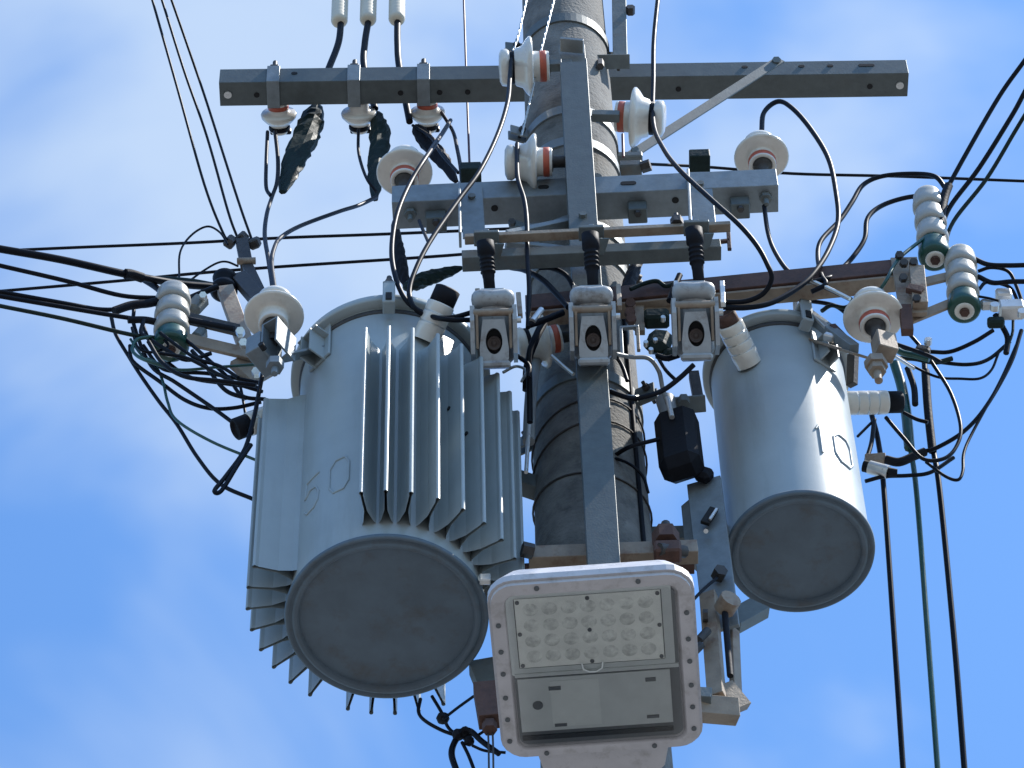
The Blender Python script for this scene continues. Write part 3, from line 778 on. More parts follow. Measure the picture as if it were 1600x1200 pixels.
# bars that carry the cutouts
cb = thing('cutout_rack', at(930, 380, -.4), 'grey steel rack with two long bars carrying the three fuse cutouts', 'rack')
b = MB(); b.bar(at(726, 374, -.46), at(1141, 354, -.46), .018, .030, (0, -1, 0)); b.build('upper_bar', 'rust_light', cb)
b = MB(); b.bar(at(722, 408, -.40), at(1126, 390, -.40), .045, .05, (0, -1, 0)); b.build('lower_bar', 'galvanised_dull', cb)
for xa, ya, xb_, yb_ in ((736, 290, 741, 372), (1093, 270, 1101, 352)):
    b = MB(); b.bar(at(xa, ya, -.262), at(xb_, yb_, -.262), .07, .008, (0, -1, 0)); o = b.build('drop_plate', 'galvanised', cb)
    b = MB(); b.bar(at(xa - 18, ya + 5, -.275), at(xb_ - 22, yb_ + 3, -.42), .008, .05, (0, -1, 0)); b.build('plate_edge', 'galvanised', o)
    b = MB(); p = at(xa, ya - 13, -.20); b.box(T(p), (.066, .09, .045), .003); b.build('top_hook', 'green_dark', o)
    b = MB(); p = at(xa + 1, ya + 18, -.27); b.cyl(p, p + V((0, -.008, 0)), .012, 12); build_split(b, 'bolt', 'galvanised_dull', o)
for x, y in ((760, 372), (924, 364), (1088, 356)):
    b = MB(); b.box(T(at(x, y, -.48)), (.075, .05, .014), .002); b.build('saddle', 'galvanised_dull', cb)
    b = MB(); p = at(x, y - 4, -.48); b.hexa(p, p + Z * .018, .013); b.build('saddle_bolt', 'galvanised', cb)
    b = MB(); b.bar(at(x + 20, y + 8, -.47), at(x + 12, y + 34, -.42), .006, .04, (0, -1, 0)); b.build('gusset', 'galvanised_dull', cb)
b = MB(); p = at(1058, 351, -.47); b.hexa(p, p + Z * .03, .02); b.cyl(p, p + Z * .06, .007, 8); b.build('stud', 'dark_steel', cb)
b = MB(); b.bar(at(1124, 378, -.35), at(1140, 376, -.35), .012, .012, (0, -1, 0)); b.bar(at(1138, 362, -.35), at(1140, 390, -.35), .012, .012, (0, -1, 0)); build_split(b, 'end_hook', 'rusty', cb)
b = MB(); b.bar(at(792, 368, -.33), at(905, 345, -.28), .022, .03, (0, -1, 0)); b.bar(at(790, 382, -.30), at(880, 392, -.26), .02, .03, (0, -1, 0)); build_split(b, 'diagonal_strap', 'galvanised', cb)

# ================================================================== RUSTY LOW VOLTAGE ARM
lv = thing('low_voltage_arm', at(1200, 450, -.1), 'brown rusty low voltage crossarm running behind the fuse cutouts to the right', 'crossarm')
b = MB(); b.bar(at(822, 482, -.205), at(1420, 424, -.30), .075, .05, (0, -1, 0)); b.build('channel', 'rusty', lv)
b = MB(); b.bar(at(822, 500, -.195), at(1420, 441, -.29), .010, .055, (0, -1, 0), .001); b.build('lower_flange', 'rust_light', lv)
b = MB(); b.bar(at(998, 462, -.23), at(1000, 520, -.23), .03, .02, (0, -1, 0)); b.bar(at(1006, 486, -.22), at(1050, 482, -.22), .03, .02, (0, -1, 0)); build_split(b, 'clip_plate', 'rust_light', lv)
b = MB()
for x, y in ((985, 478), (984, 492), (986, 502)): p = at(x, y, -.26); b.hexa(p, p + V((0, -.02, -.01)), .016)
build_split(b, 'bolt', 'rusty', lv)
b = MB(); b.bar(at(996, 450, -.24), at(997, 472, -.24), .012, .01, (0, -1, 0)); b.build('bright_edge', 'aluminium', lv)
# right end plates
rp = thing('arm_end_plate', at(1425, 450, -0.300), 'pale rusty end plate with bolts on the right end of the low voltage arm', 'bracket')
b = MB(); b.bar(at(1412, 405, -0.320), at(1428, 492, -0.320), .08, .016, (0, -1, 0)); b.build('plate', 'rust_light', rp)
b = MB(); b.bar(at(1432, 420, -0.340), at(1438, 478, -0.340), .045, .03, (0, -1, 0)); b.build('rib', 'rust_light', rp)
b = MB()
for x, y in ((1405, 402), (1412, 414), (1427, 413), (1411, 437), (1432, 470)): p = at(x, y, -0.350); b.hexa(p, p + V((0, -.016, -.006)), .013)
build_split(b, 'bolt', 'dark_steel', rp)
b = MB(); b.bar(at(1418, 450, -0.355), at(1442, 456, -0.355), .03, .02, (0, -1, 0)); b.bar(at(1414, 480, -0.330), at(1418, 520, -0.310), .035, .03, (0, -1, 0)); build_split(b, 'rust_patch', 'rusty', rp)
for a, c, lab in (((1440, 442), (1500, 428), 'upper of two steel straps between the end plate and the right spool stack'), ((1422, 500), (1500, 468), 'lower of two steel straps between the end plate and the right spool stack')):
    b = MB(); b.bar(at(*a, -0.300), at(*c, -0.300), .03, .012, (0, -1, -0.300)); tag(b.build('rack_strap', 'rust_light'), lab, 'strap', 'spool rack straps')
# left end straps
lp = thing('spool_rack', at(350, 520, -.1), 'rust stained steel straps holding the left spool insulator stack', 'rack')
b = MB(); b.bar(at(288, 496, -.16), at(372, 516, -.14), .042, .014, (0, -1, -.2)); b.build('upper_strap', 'dark_steel', lp)
b = MB(); b.bar(at(290, 530, -.17), at(400, 556, -.15), .042, .014, (0, -1, -.2)); b.build('lower_strap', 'rust_light', lp)
b = MB(); b.bar(at(352, 452, -.05), at(384, 540, -.12), .05, .03, (0, -1, 0)); b.build('tie_bar', 'rust_light', lp)
b = MB(); b.bar(at(372, 432, -.02), at(430, 500, -.08), .05, .03, (0, -1, 0)); b.build('rear_bar', 'dark_steel', lp)
b = MB(); b.bar(at(376, 560, -.13), at(412, 592, -.10), .09, .03, (0, -1, 0)); b.build('end_plate', 'rust_light', lp)
b = MB()
for x, y in ((376, 522), (381, 540), (401, 585)): p = at(x, y, -.19); b.hexa(p, p + V((0, -.02, -.01)), .014)
build_split(b, 'bolt', 'aluminium', lp)

def spools(ptop, pbot, Y, label, n=4, green=1, s=1.0):
    A, B = at(*ptop, Y), at(*pbot, Y)
    t = thing('spool_stack', B, label, 'insulator', 'low voltage spool insulator stacks')
    M = frame(A, (1, 0, 0), B - A); L = (B - A).length; h = L / n; r = .045 * s
    b = MB(); b.cyl(M @ V((0, 0, -.03)), M @ V((0, 0, L + .015)), .010, 8); b.hexa(M @ V((0, 0, L + .0)), M @ V((0, 0, L + .012)), .015); b.build('rod', 'rusty', t)
    for i in range(n):
        z = i * h; g_ = i >= n - green
        b = MB(); b.lathe(M, [(.012, z + .001), (r * .84, z + .002), (r * .86, z + h * .10), (r * .93, z + h * .16), (r * .95, z + h * .30), (r * .97, z + h * .48), (r * 1.02, z + h * .60), (r * 1.03, z + h * .80), (r * .97, z + h * .93), (r * .82, z + h * .985), (.022, z + h * .99)], 30)
        b.build('spool', 'green_rubber' if g_ else 'porcelain_old', t)
    b = MB(); b.lathe(M, [(.014, L - .004), (.028, L - .004), (.030, L + .002), (.024, L + .005), (.014, L + .003)], 20); b.build('bottom_ring', 'porcelain', t)
    return t
spools((271, 456), (267, 545), -.16, 'white spool insulator stack with green bottom spool on the left rack', s=1.2)
spools((1449, 306), (1461, 405), -.30, 'white spool insulator stack with green bottom, upper right beside the rising wires', s=1.08)
spools((1500, 398), (1507, 486), -.30, 'white spool insulator stack with dark green bottom near the right edge', s=1.08)
# black spool behind left
t = thing('black_spool', at(350, 450, -.05), 'black spool insulator behind the white left stack', 'insulator')
M = frame(at(352, 432, -.02), (1, 0, 0), at(348, 470, -.02) - at(352, 432, -.02))
b = MB(); b.lathe(M, [(.01, 0), (.03, .001), (.040, .012), (.036, .03), (.028, .04), (.028, .055), (.040, .065), (.044, .085), (.034, .10), (.022, .104), (.01, .1)], 28); b.build('body', 'black_rubber', t)
b = MB(); b.lathe(M, [(.006, .10), (.020, .104), (.020, .112), (.006, .113)], 20); b.build('bottom_ring', 'dark_steel', t)
# line connector left
t = thing('line_connector', at(380, 390, .1), 'dark cluster of cable clamps where three thin lines end, above the left rack', 'connector')
b = MB()
for x, y in ((360, 378), (378, 372), (398, 380)): b.box(T(at(x, y, .1)) @ RZ(30 + x) @ RY(20), (.034, .034, .045), .006)
build_split(b, 'clamp', 'dark_steel', t)
b = MB(); b.bar(at(378, 378, .1), at(386, 418, .1), .04, .035, (0, -1, 0)); b.bar(at(386, 416, .1), at(408, 462, .05), .034, .03, (0, -1, 0)); build_split(b, 'post', 'dark_steel', t)
b = MB(); p = at(385, 408, .08); b.cyl(p - V((.03, 0, 0)), p + V((.03, 0, 0)), .012, 10); b.build('pin', 'rust_light', t)

# ================================================================== BLACK BOX COVER AND CLAMPS NEAR SMALL TANK
t = thing('bushing_cover', at(1062, 690, -.15), 'dark grey box-shaped rubber cover hanging left of the small transformer', 'cover')
c0, c1 = at(1056, 652, -.15), at(1066, 738, -.15)
M = frame((c0 + c1) / 2, (1, -.35, 0), c0 - c1); L = (c0 - c1).length
pl = [(-.055, -.045), (.055, -.05), (.06, .05), (-.06, .045)]
b = MB(); b.box(M, (.122, .10, L), .026)
b.build('shell', 'black_matte', t)
b = MB(); b.cyl(at(1046, 655, -.16), at(1040, 626, -.16), .024, 12, .03); b.build('neck', 'cover_grey', t)
b = MB(); b.cyl(at(1050, 652, -.21), at(1043, 622, -.21), .008, 8); b.build('bright_pin', 'aluminium', t)
b = MB(); b.box(T(at(1100, 742, -.12)) @ RY(30), (.05, .04, .05), .012); b.build('lower_knob', 'black_matte', t)
t = thing('dark_clamp', at(1026, 520, -.2), 'dark teal rubber clamp with shiny screws between the middle and right cutouts', 'clamp')
b = MB(); b.box(T(at(1026, 498, -.24)), (.075, .05, .05), .008); b.box(T(at(1030, 535, -.25)) @ RY(15), (.075, .05, .10), .02); b.box(T(at(1052, 552, -.25)) @ RY(-30), (.07, .04, .04), .015); build_split(b, 'shell', 'green_dark', t)
b = MB()
for x, y in ((1036, 497), (1009, 536), (1024, 532), (1017, 547)): p = at(x, y, -.275); b.cyl(p + V((0, .01, 0)), p + V((0, -.008, -.004)), .007, 8)
build_split(b, 'screw', 'aluminium', t)
t = thing('tank_side_bracket', at(1080, 620, -.1), 'small grey bracket on the left flank of the small transformer', 'bracket')
b = MB(); b.bar(at(1055, 634, -.13), at(1102, 630, -.13), .05, .02, (0, -.5, -1)); b.build('shelf', 'galvanised_dull', t)
b = MB(); b.bar(at(1084, 585, -.12), at(1092, 630, -.12), .03, .03, (0, -1, 0)); b.build('upright', 'dark_steel', t)
b = MB(); p = at(1068, 622, -.17); b.hexa(p, p - Z * .03, .017); b.build('nut', 'galvanised_dull', t)
t = thing('conduit_pipe', at(828, 640, -.15), 'short grey conduit pipe along the left side of the pole', 'pipe')
b = MB(); b.tube(spline([at(838, 560, -.20), at(832, 590, -.20), at(828, 640, -.19), at(826, 690, -.18)], 6), .018, 12); b.build('pipe', 'cover_grey', t)
b = MB(); b.tube([at(827, 660, -.205), at(822, 738, -.2)], .006, 8); b.build('strip', 'aluminium', t)
t = thing('pole_cable', at(1000, 700, -.1), 'thin dark cable running down the sunlit right side of the pole', 'cable')
zz = at(985, 820, -.12).z
b = MB(); b.tube([V((pole_r(z) * .80 + .002, -pole_r(z) * .62 - .003, z)) for z in [zz - 1 + i * .3 for i in range(8)]], .007, 8); b.build('cable', 'black_matte', t)
# ================================================================== STREET LAMP
LZ = 7.95
tl, tr, bl_, brr = atz(768, 914, LZ), atz(1074, 897, LZ), atz(793, 1174, LZ), atz(1091, 1159, LZ)
lc = (tl + tr + bl_ + brr) / 4
yax = ((tl + tr) - (bl_ + brr)); yax.z = 0; llen = yax.length / 2; yax.normalize()
lwid = ((tr - tl).length + (brr - bl_).length) / 2
# local x to the right, local y towards the lamp's tip, local z down out of the lens
xax = V((0, 0, -1)).cross(yax) * -1
LM = Matrix((xax, yax, V((0, 0, -1)))).transposed().to_4x4(); LM.translation = lc
if xax.x < 0: LM = LM @ Matrix.Scale(-1, 4, V((1, 0, 0)))
lamp = thing('street_lamp', lc, 'grey rectangular LED street lamp head with glass window below the pole hardware', 'street lamp')
hw, hl = lwid / 2 + .012, llen / 2 + .012
def rr_poly(w, h, cx_, cy_, r, n=5, y0=0.0):
    """rounded rectangle; r = (tip corner, root corner)"""
    o = []
    for sx, sy, a0, rad in ((1, 1, 0, r[0]), (-1, 1, 90, r[0]), (-1, -1, 180, r[1]), (1, -1, 270, r[1])):
        for k in range(n + 1):
            a = R(a0 + 90 * k / n); o.append((cx_ + sx * (w - rad) + rad * math.cos(a), y0 + cy_ + sy * (h - rad) + rad * math.sin(a)))
    return o
O0 = rr_poly(hw, hl, 0, 0, (.055, .05)); O1 = rr_poly(hw - .006, hl - .006, 0, 0, (.05, .045))
OT = rr_poly(hw - .030, hl - .030, 0, 0, (.04, .04))
b = MB(); b.prism(LM, O0, .0, -.018); b.prism(LM, OT, -.075, -.018, O0); b.build('housing', 'lamp_housing', lamp)
IN = rr_poly(hw - .040, hl - .036, 0, -.004, (.02, .02)); I2 = rr_poly(hw - .033, hl - .029, 0, -.004, (.024, .024))
b = MB(); b.frame_ring(LM, O1, I2, .0, .010)
n_ = len(I2); vs = [LM @ V((x, y, .010)) for x, y in I2] + [LM @ V((x, y, .0005)) for x, y in IN]
b.add(vs, [(i, (i + 1) % n_, n_ + (i + 1) % n_, n_ + i) for i in range(n_)])
b.build('face_frame', 'lamp_housing', lamp)
# recess floor and contents (shown through a clear pane)
b = MB(); b.prism(LM, [(x * .995, y * .995) for x, y in IN], .0012, .0004); b.build('recess_floor', 'lamp_dark', lamp)
def lp_(px, py):
    q = LM.inverted() @ atz(px, py, LZ - .004); return q.x, q.y
bx0 = (lp_(803, 934)[0] + lp_(812, 1042)[0]) / 2; bx1 = (lp_(1030, 924)[0] + lp_(1040, 1030)[0]) / 2
by1 = (lp_(803, 934)[1] + lp_(1030, 924)[1]) / 2; by0 = (lp_(812, 1042)[1] + lp_(1040, 1030)[1]) / 2
bcx, bcy, bw, bh = (bx0 + bx1) / 2, (by0 + by1) / 2, bx1 - bx0, by1 - by0
b = MB(); b.box(LM @ T(bcx, bcy, .0035), (bw, bh, .003), .0005); led = b.build('led_board', 'led_board', lamp)
lens = None
for r_ in range(4):
    for c_ in range(7):
        M = LM @ T(bcx + (c_ - 3) * bw / 7.6, bcy + (r_ - 1.5) * bh / 4.4, .005)
        b = MB(); b.lathe(M, [(.0, .0035), (.007, .003), (.013, .0015), (.0165, .0)], 16); b.build('lens', 'led_lens', led)
b = MB()
for sx in (-1, 0, 1):
    for sy in (-1, 0, 1):
        p = LM @ V((bcx + sx * bw * .48, bcy + sy * bh * .46, .005)); b.cyl(p, p - Z * .003, .0045, 8)
build_split(b, 'board_screw', 'lamp_dark', led)
b = MB(); b.frame_ring(LM, rr_poly(bw / 2 + .022, bh / 2 + .020, bcx, bcy, (.012, .012)), rr_poly(bw / 2 + .002, bh / 2 + .002, bcx, bcy, (.004, .004)), .001, .0045); b.build('board_frame', 'lamp_inner', lamp)
# divider and driver compartment
dy = lp_(930, 1047)[1]
b = MB(); b.box(LM @ T(.0, dy, .004), (hw * 2 - .085, .010, .007), .001); b.build('divider', 'lamp_inner', lamp)
c0_, c1_ = lp_(808, 1062), lp_(1052, 1128)
ccx, ccy, cw, chh = (c0_[0] + c1_[0]) / 2, (c0_[1] + c1_[1]) / 2, abs(c1_[0] - c0_[0]), abs(c1_[1] - c0_[1])
b = MB(); b.box(LM @ T(ccx, ccy, .003), (cw, chh, .003), .0005); dc = b.build('driver_cover', 'lamp_inner', lamp)
b = MB(); b.box(LM @ T(ccx - cw * .13, ccy, .0048), (cw * .32, chh * .86, .001), 0); b.build('cover_plate', 'lamp_plate', dc)
for x, y, w, h in ((-.26, .30, .026, .010), (.37, .34, .022, .010), (-.24, -.40, .026, .008), (.37, -.36, .026, .008)):
    b = MB(); b.box(LM @ T(ccx + x * cw, ccy + y * chh, .0056), (w, h, .002), .0004); b.build('clip', 'lamp_dark', dc)
p = LM @ V((ccx - cw * .38, ccy - .0 * chh, .005)); b = MB(); b.cyl(p, p - Z * .002, .011, 18); b.build('sensor', 'lamp_dark', dc)
b = MB(); b.box(LM @ T(ccx, ccy - chh * .62, .003), (cw * 1.0, .012, .005), .001); b.build('seal', 'hole', lamp)
b = MB(); b.prism(LM, [(x * .998, y * .998) for x, y in IN], .0095, .0085); b.build('glass_pane', gl, lamp)
sc = MB(); k = 0
for x, y in [(sx * (hw - .019), yy) for sx in (-1, 1) for yy in (-.17, -.115, -.06, .0, .055, .12)] + [(sx, hl - .017) for sx in (-.11, .10)] + [(sx, -hl + .014) for sx in (-.12, .11)]:
    p = LM @ V((x, y * hl / .22, .010)) if abs(x) > .15 else LM @ V((x, y, .010))
    b = MB(); b.cyl(p, p - Z * .0035, .0055, 10); build_split(b, 'screw', 'lamp_dark', lamp)
# latch on the glass edge
b = MB(); p = LM @ V((bcx, by0 - .006, .010)); b.tube([LM @ V((bcx + x, by0 - .005 + y, .011)) for x, y in ((-.022, .012), (-.02, -.004), (-.008, -.012), (.008, -.012), (.02, -.004), (.022, .012))], .0018, 6); b.build('latch', 'lamp_inner', lamp)
# neck and arm back to the pole
b = MB(); nk = [(-hw * .66, -hl + .004), (hw * .66, -hl + .004), (hw * .60, -hl - .06), (hw * .34, -hl - .12), (-hw * .34, -hl - .12), (-hw * .60, -hl - .06)]
b.prism(LM, [(x * .9, y) for x, y in nk], -.09, -.012, nk); b.build('neck', 'lamp_housing', lamp)
armp = [LM @ V((0, -hl - .05, -.05)), LM @ V((0, -hl - .35, -.05)), V((chx * .6, -.75, LZ - .0)), V((.0, -.30, LZ - .35)), V((0, -.17, LZ - .55))]
b = MB(); b.tube(spline(armp, 8), .03, 16); b.build('arm', 'galvanised', lamp)

# ================================================================== WIRES
def wire(name, label, rmm, mat_, pts, group='jumper wires', ext=(0, 0), cat='wire'):
    P = [at(x, y, Y) for x, y, Y in pts]
    rw = random.Random(label)
    if len(P) > 3: P = [P[0]] + [v + V((rw.uniform(-1, 1), rw.uniform(-1, 1), rw.uniform(-1, 1))) * .0035 for v in P[1:-1]] + [P[-1]]
    Q = spline(P, 7) if len(P) > 2 else P
    if ext[0]: Q = [Q[0] + (Q[0] - Q[1]).normalized() * ext[0]] + Q
    if ext[1]: Q = Q + [Q[-1] + (Q[-1] - Q[-2]).normalized() * ext[1]]
    b = MB(); b.tube(Q, rmm * 1.12 / 1000, 8)
    return tag(b.build(name, mat_), label, cat, group)
K = 'black_rubber'
def y(pts, Y): return [(a, c, Y) for a, c in pts]
# big loops in the middle
wire('jumper_wire', 'black wire swinging from the topmost sideways insulator to the left fuse cutout', 7, K, [(800, 84, -.30), (797, 120, -.32), (793, 160, -.36), (778, 209, -.40), (748, 267, -.43), (717, 311, -.45), (676, 374, -.47), (651, 418, -.48), (639, 454, -.48), (646, 481, -.47), (668, 494, -.45), (704, 495, -.47), (738, 488, -.47)])
wire('jumper_wire', 'black wire bowing left round the short crossarm end into the left fuse cutout', 7, K, [(704, 188, .30), (694, 206, .0), (671, 239, -.34), (643, 283, -.40), (621, 335, -.43), (613, 385, -.45), (618, 429, -.46), (635, 467, -.46), (662, 490, -.45), (700, 500, -.48), (736, 500, -.47)])
wire('jumper_wire', 'black wire dropping straight from the lower sideways insulator past the middle fuse cutout', 6.5, K, [(808, 225, -.36), (810, 275, -.40), (819, 311, -.42), (822, 350, -.43), (823, 400, -.44), (825, 450, -.44), (825, 512, -.42)])
wire('jumper_wire', 'black wire sweeping from the top edge past the right insulator to the right fuse cutout', 7, K, [(1030, -20, -.24), (1022, 60, -.25), (1020, 120, -.26), (1022, 192, -.28), (1036, 230, -.34), (1061, 266, -.40), (1112, 311, -.46), (1155, 353, -.48), (1183, 383, -.47), (1200, 413, -.45), (1205, 437, -.42), (1193, 459, -.38), (1166, 470, -.36), (1130, 472, -.36)], ext=(1.2, 0))
wire('jumper_wire', 'black wire looping high from the right disc insulator down to the right fuse cutout', 7.5, K, [(1190, 206, -.19), (1194, 175, -.19), (1216, 159, -.20), (1241, 172, -.21), (1269, 203, -.23), (1294, 247, -.25), (1306, 300, -.27), (1308, 347, -.28), (1294, 391, -.30), (1272, 426, -.32), (1247, 447, -.33), (1206, 472, -.34), (1165, 480, -.35), (1130, 480, -.35)])
wire('jumper_wire', 'black wire curling from the right rising lines down behind the looped wire', 7, K, [(1477, 294, -.22), (1462, 277, -.22), (1428, 273, -.2), (1381, 275, -.2), (1350, 287, -.2), (1331, 316, -.2), (1312, 344, -.2), (1284, 374, -.22), (1279, 400, -.23), (1284, 430, -.30), (1290, 446, -.31), (1268, 456, -.30)])
wire('jumper_wire', 'black s-shaped wire from the upper right spool stack to the rusty arm', 7, K, [(1478, 322, -.24), (1459, 309, -.24), (1422, 308, -.23), (1381, 319, -.23), (1356, 341, -.23), (1352, 372, -.23), (1337, 397, -.23), (1316, 419, -.23), (1296, 432, -.30), (1270, 440, -.31)])
wire('jumper_wire', 'black wire from under the short crossarm end to the sunlit disc insulator', 6.5, K, [(1194, 322, -.22), (1200, 362, -.24), (1212, 394, -.26), (1234, 424, -.28), (1262, 437, -.29), (1330, 468, -.30)])
wire('wire_ferrule', 'shiny bare metal rod end beside the sunlit disc insulator', 5.5, 'aluminium', [(1266, 438, -.31), (1298, 452, -.31), (1328, 467, -.31)], 'bright ferrules', cat='ferrule')
# wires at the left hanging insulators
wire('drop_wire', 'black wire hanging straight down from the leftmost hanging insulator', 6, K, [(418, 206, .36), (417, 255, .32), (417, 292, .28), (423, 306, .26)])
wire('drop_wire', 'black wire from the leftmost hanging insulator down to the left disc insulator', 6.5, K, [(430, 206, .36), (433, 250, .32), (434, 285, .28), (424, 308, .26), (418, 335, .18), (412, 366, .05), (418, 407, -.12), (424, 448, -.30), (427, 472, -.40)])
wire('drop_wire', 'black wire from the middle cable cover curving down to the left disc insulator', 6.5, K, [(588, 308, .28), (560, 320, .20), (529, 331, .12), (470, 352, .02), (440, 370, -.08), (428, 386, -.18), (425, 412, -.26), (430, 456, -.38)])
wire('drop_wire', 'thin black wire beside the middle cable cover', 5, K, [(560, 203, .36), (560, 240, .34), (572, 275, .26), (588, 300, .28)])
wire('drop_wire', 'black wire dropping from the rightmost hanging insulator behind the short crossarm', 6, K, [(690, 176, .34), (708, 205, .30), (716, 234, .15), (719, 262, .05), (722, 290, -.05)])
wire('drop_wire', 'short black wire crossing the rightmost cable cover', 5, K, [(645, 196, .36), (672, 215, .30), (690, 240, .15), (716, 270, .05)])
# top twisted strands
def strand(label, pts, r=4.2, ext=1.2):
    P = [at(*p) for p in pts]; P = [P[0] + (P[0] - P[1]).normalized() * ext] + P; Q = []
    for a, c in zip(P, P[1:]):
        nseg = max(2, int((c - a).length / .012))
        Q += [a.lerp(c, i / nseg) for i in range(nseg)]
    Q.append(P[-1]); b = MB(); x = rt; yv = (Q[0] - Q[1]).normalized().cross(rt)
    for ph in (0, math.pi):
        b.tube([q + x * math.cos(i * .9 + ph) * r * .0005 + yv * math.sin(i * .9 + ph) * r * .0005 for i, q in enumerate(Q)], r * .0006, 5)
    return tag(b.build('twisted_strand', 'strand'), label, 'wire', 'pale twisted strands')
strand('pale twisted strand from the top edge to the topmost sideways insulator', [(824, -5, -.30), (808, 63, -.31), (800, 84, -.31)])
strand('pale twisted strand passing behind the topmost insulator down to the lower one', [(867, -5, -.22), (846, 77, -.23), (833, 135, -.25), (815, 212, -.32)])
wire('red_wire', 'thin dull red vertical wire passing behind the long crossarm', 3.6, 'wire_red', [(724, -20, .34), (729, 130, .34), (734, 268, .30)], 'thin wires', (1.5, .1))
wire('red_wire', 'short dark red vertical wire below the right sideways insulator', 4.5, 'wire_red', [(973, 210, -.02), (974, 245, -.02)], 'thin wires')
# telephone lines upper left
for lab, p in (('leftmost of three thin lines descending from the top left', [(238, 0, -.2), (278, 140, -.1), (320, 286, 0), (346, 362, .06), (360, 380, .1)]), ('middle of three thin lines descending from the top left', [(253, 0, -.2), (288, 112, -.1), (322, 214, 0), (355, 330, .06), (372, 374, .1)]), ('rightmost of three thin lines descending from the top left', [(268, 0, -.2), (294, 78, -.1), (322, 160, 0), (372, 310, .06), (394, 376, .1)])):
    wire('thin_line', lab, 4, K, p, 'thin lines rising to the upper left', (6, 0))
wire('thin_loop', 'thin black wire arch left of the dark line connector', 3.2, K, y([(280, 436), (282, 396), (297, 368), (324, 355), (344, 364), (356, 382)], .02), 'thin wires')
wire('thin_loop', 'thin black wire bump beside the dark line connector', 3.2, K, y([(300, 436), (316, 426), (340, 413), (355, 410), (372, 416)], .02), 'thin wires')
# right rising lines
for lab, r_, m_, p in (('uppermost of three thick lines rising to the right edge', 7, K, [(1600, 96, -0.530), (1560, 152, -0.460), (1504, 250, -0.360), (1472, 312, -0.300), (1462, 340, -0.280)]), ('middle one of three thick lines rising to the right edge', 7, K, [(1600, 146, -0.530), (1582, 182, -0.480), (1530, 262, -0.380), (1484, 325, -0.300), (1468, 368, -0.280)]), ('lowest of three lines rising to the right edge, greenish', 6, 'green_dark', [(1600, 182, -0.530), (1586, 208, -0.480), (1540, 278, -0.380), (1490, 348, -0.300), (1474, 392, -0.280)])):
    wire('rising_line', lab, r_, m_, p, 'lines rising to the right', (6, 0))
wire('line_sleeve', 'thick black sleeve beside the upper right spool stack', 13, 'black_matte', [(1482, 290, -0.325), (1474, 312, -0.320), (1468, 345, -0.320), (1474, 385, -0.315)], 'line sleeves', cat='sleeve')
wire('green_wire', 'green wire from the upper right spool stack down to the sunlit disc insulator', 5, 'green_rubber', [(1474, 348, -0.330), (1440, 375, -0.330), (1405, 405, -0.350), (1383, 440, -0.350), (1368, 462, -0.300)])
# far lines
wire('far_line', 'thin dark line crossing left of the pole, upper of two', 5, K, [(0, 392, .5), (120, 385, .48), (291, 379, .45), (440, 371, .42), (612, 365, .40), (850, 355, .3)], 'distant lines', (8, 0))
wire('far_line', 'thin dark line crossing left of the pole, lower of two', 5, K, [(0, 455, .5), (192, 440, .48), (311, 428, .45), (440, 418, .42), (700, 398, .36), (850, 385, .28)], 'distant lines', (8, 0))
wire('far_line', 'thin dark line running from behind the pole to the right edge', 5, K, [(1003, 256, .3), (1100, 262, .4), (1240, 271, .45), (1400, 276, .5), (1600, 283, .55)], 'distant lines', (0, 8))
# left low voltage lines
wire('service_line', 'thickest black line entering from the left edge', 11, K, [(0, 389, -.35), (96, 405, -.30), (192, 427, -.22), (275, 442, -.12), (330, 448, -.06)], 'low voltage lines from the left', (7, 0))
wire('service_line', 'second black line from the top at the left edge', 6.5, K, [(0, 415, -.30), (104, 441, -.25), (190, 462, -.20), (258, 466, -.16)], 'low voltage lines from the left', (7, 0))
wire('service_line', 'third black line from the top at the left edge', 6.5, K, [(0, 456, -.30), (100, 472, -.25), (160, 482, -.2), (209, 480, -.18), (252, 472, -.16)], 'low voltage lines from the left', (7, 0))
wire('service_line', 'fourth black line from the top at the left edge', 6.5, K, [(0, 463, -.30), (100, 481, -.25), (176, 495, -.2), (248, 504, -.17)], 'low voltage lines from the left', (7, 0))
wire('service_line', 'lowest black line at the left edge, ending at the green spool', 6, 'green_dark', [(0, 478, -.30), (99, 498, -.25), (203, 520, -.2), (246, 528, -.18)], 'low voltage lines from the left', (7, 0))
wire('line_sleeve', 'thick black sleeve on the left lines before the white spool stack', 12, 'black_matte', [(178, 486, -.2), (205, 478, -.19), (232, 474, -.18), (256, 468, -.17)], 'line sleeves', cat='sleeve')
wire('line_sleeve', 'black sleeve joining the lower left lines to the spool stack', 10, 'black_matte', [(200, 500, -.19), (228, 500, -.18), (254, 506, -.17)], 'line sleeves', cat='sleeve')
wire('spool_tie', 'thick black cable crossing above the white left spool stack', 9, K, [(210, 428, -.12), (245, 450, -.14), (262, 470, -.19)])
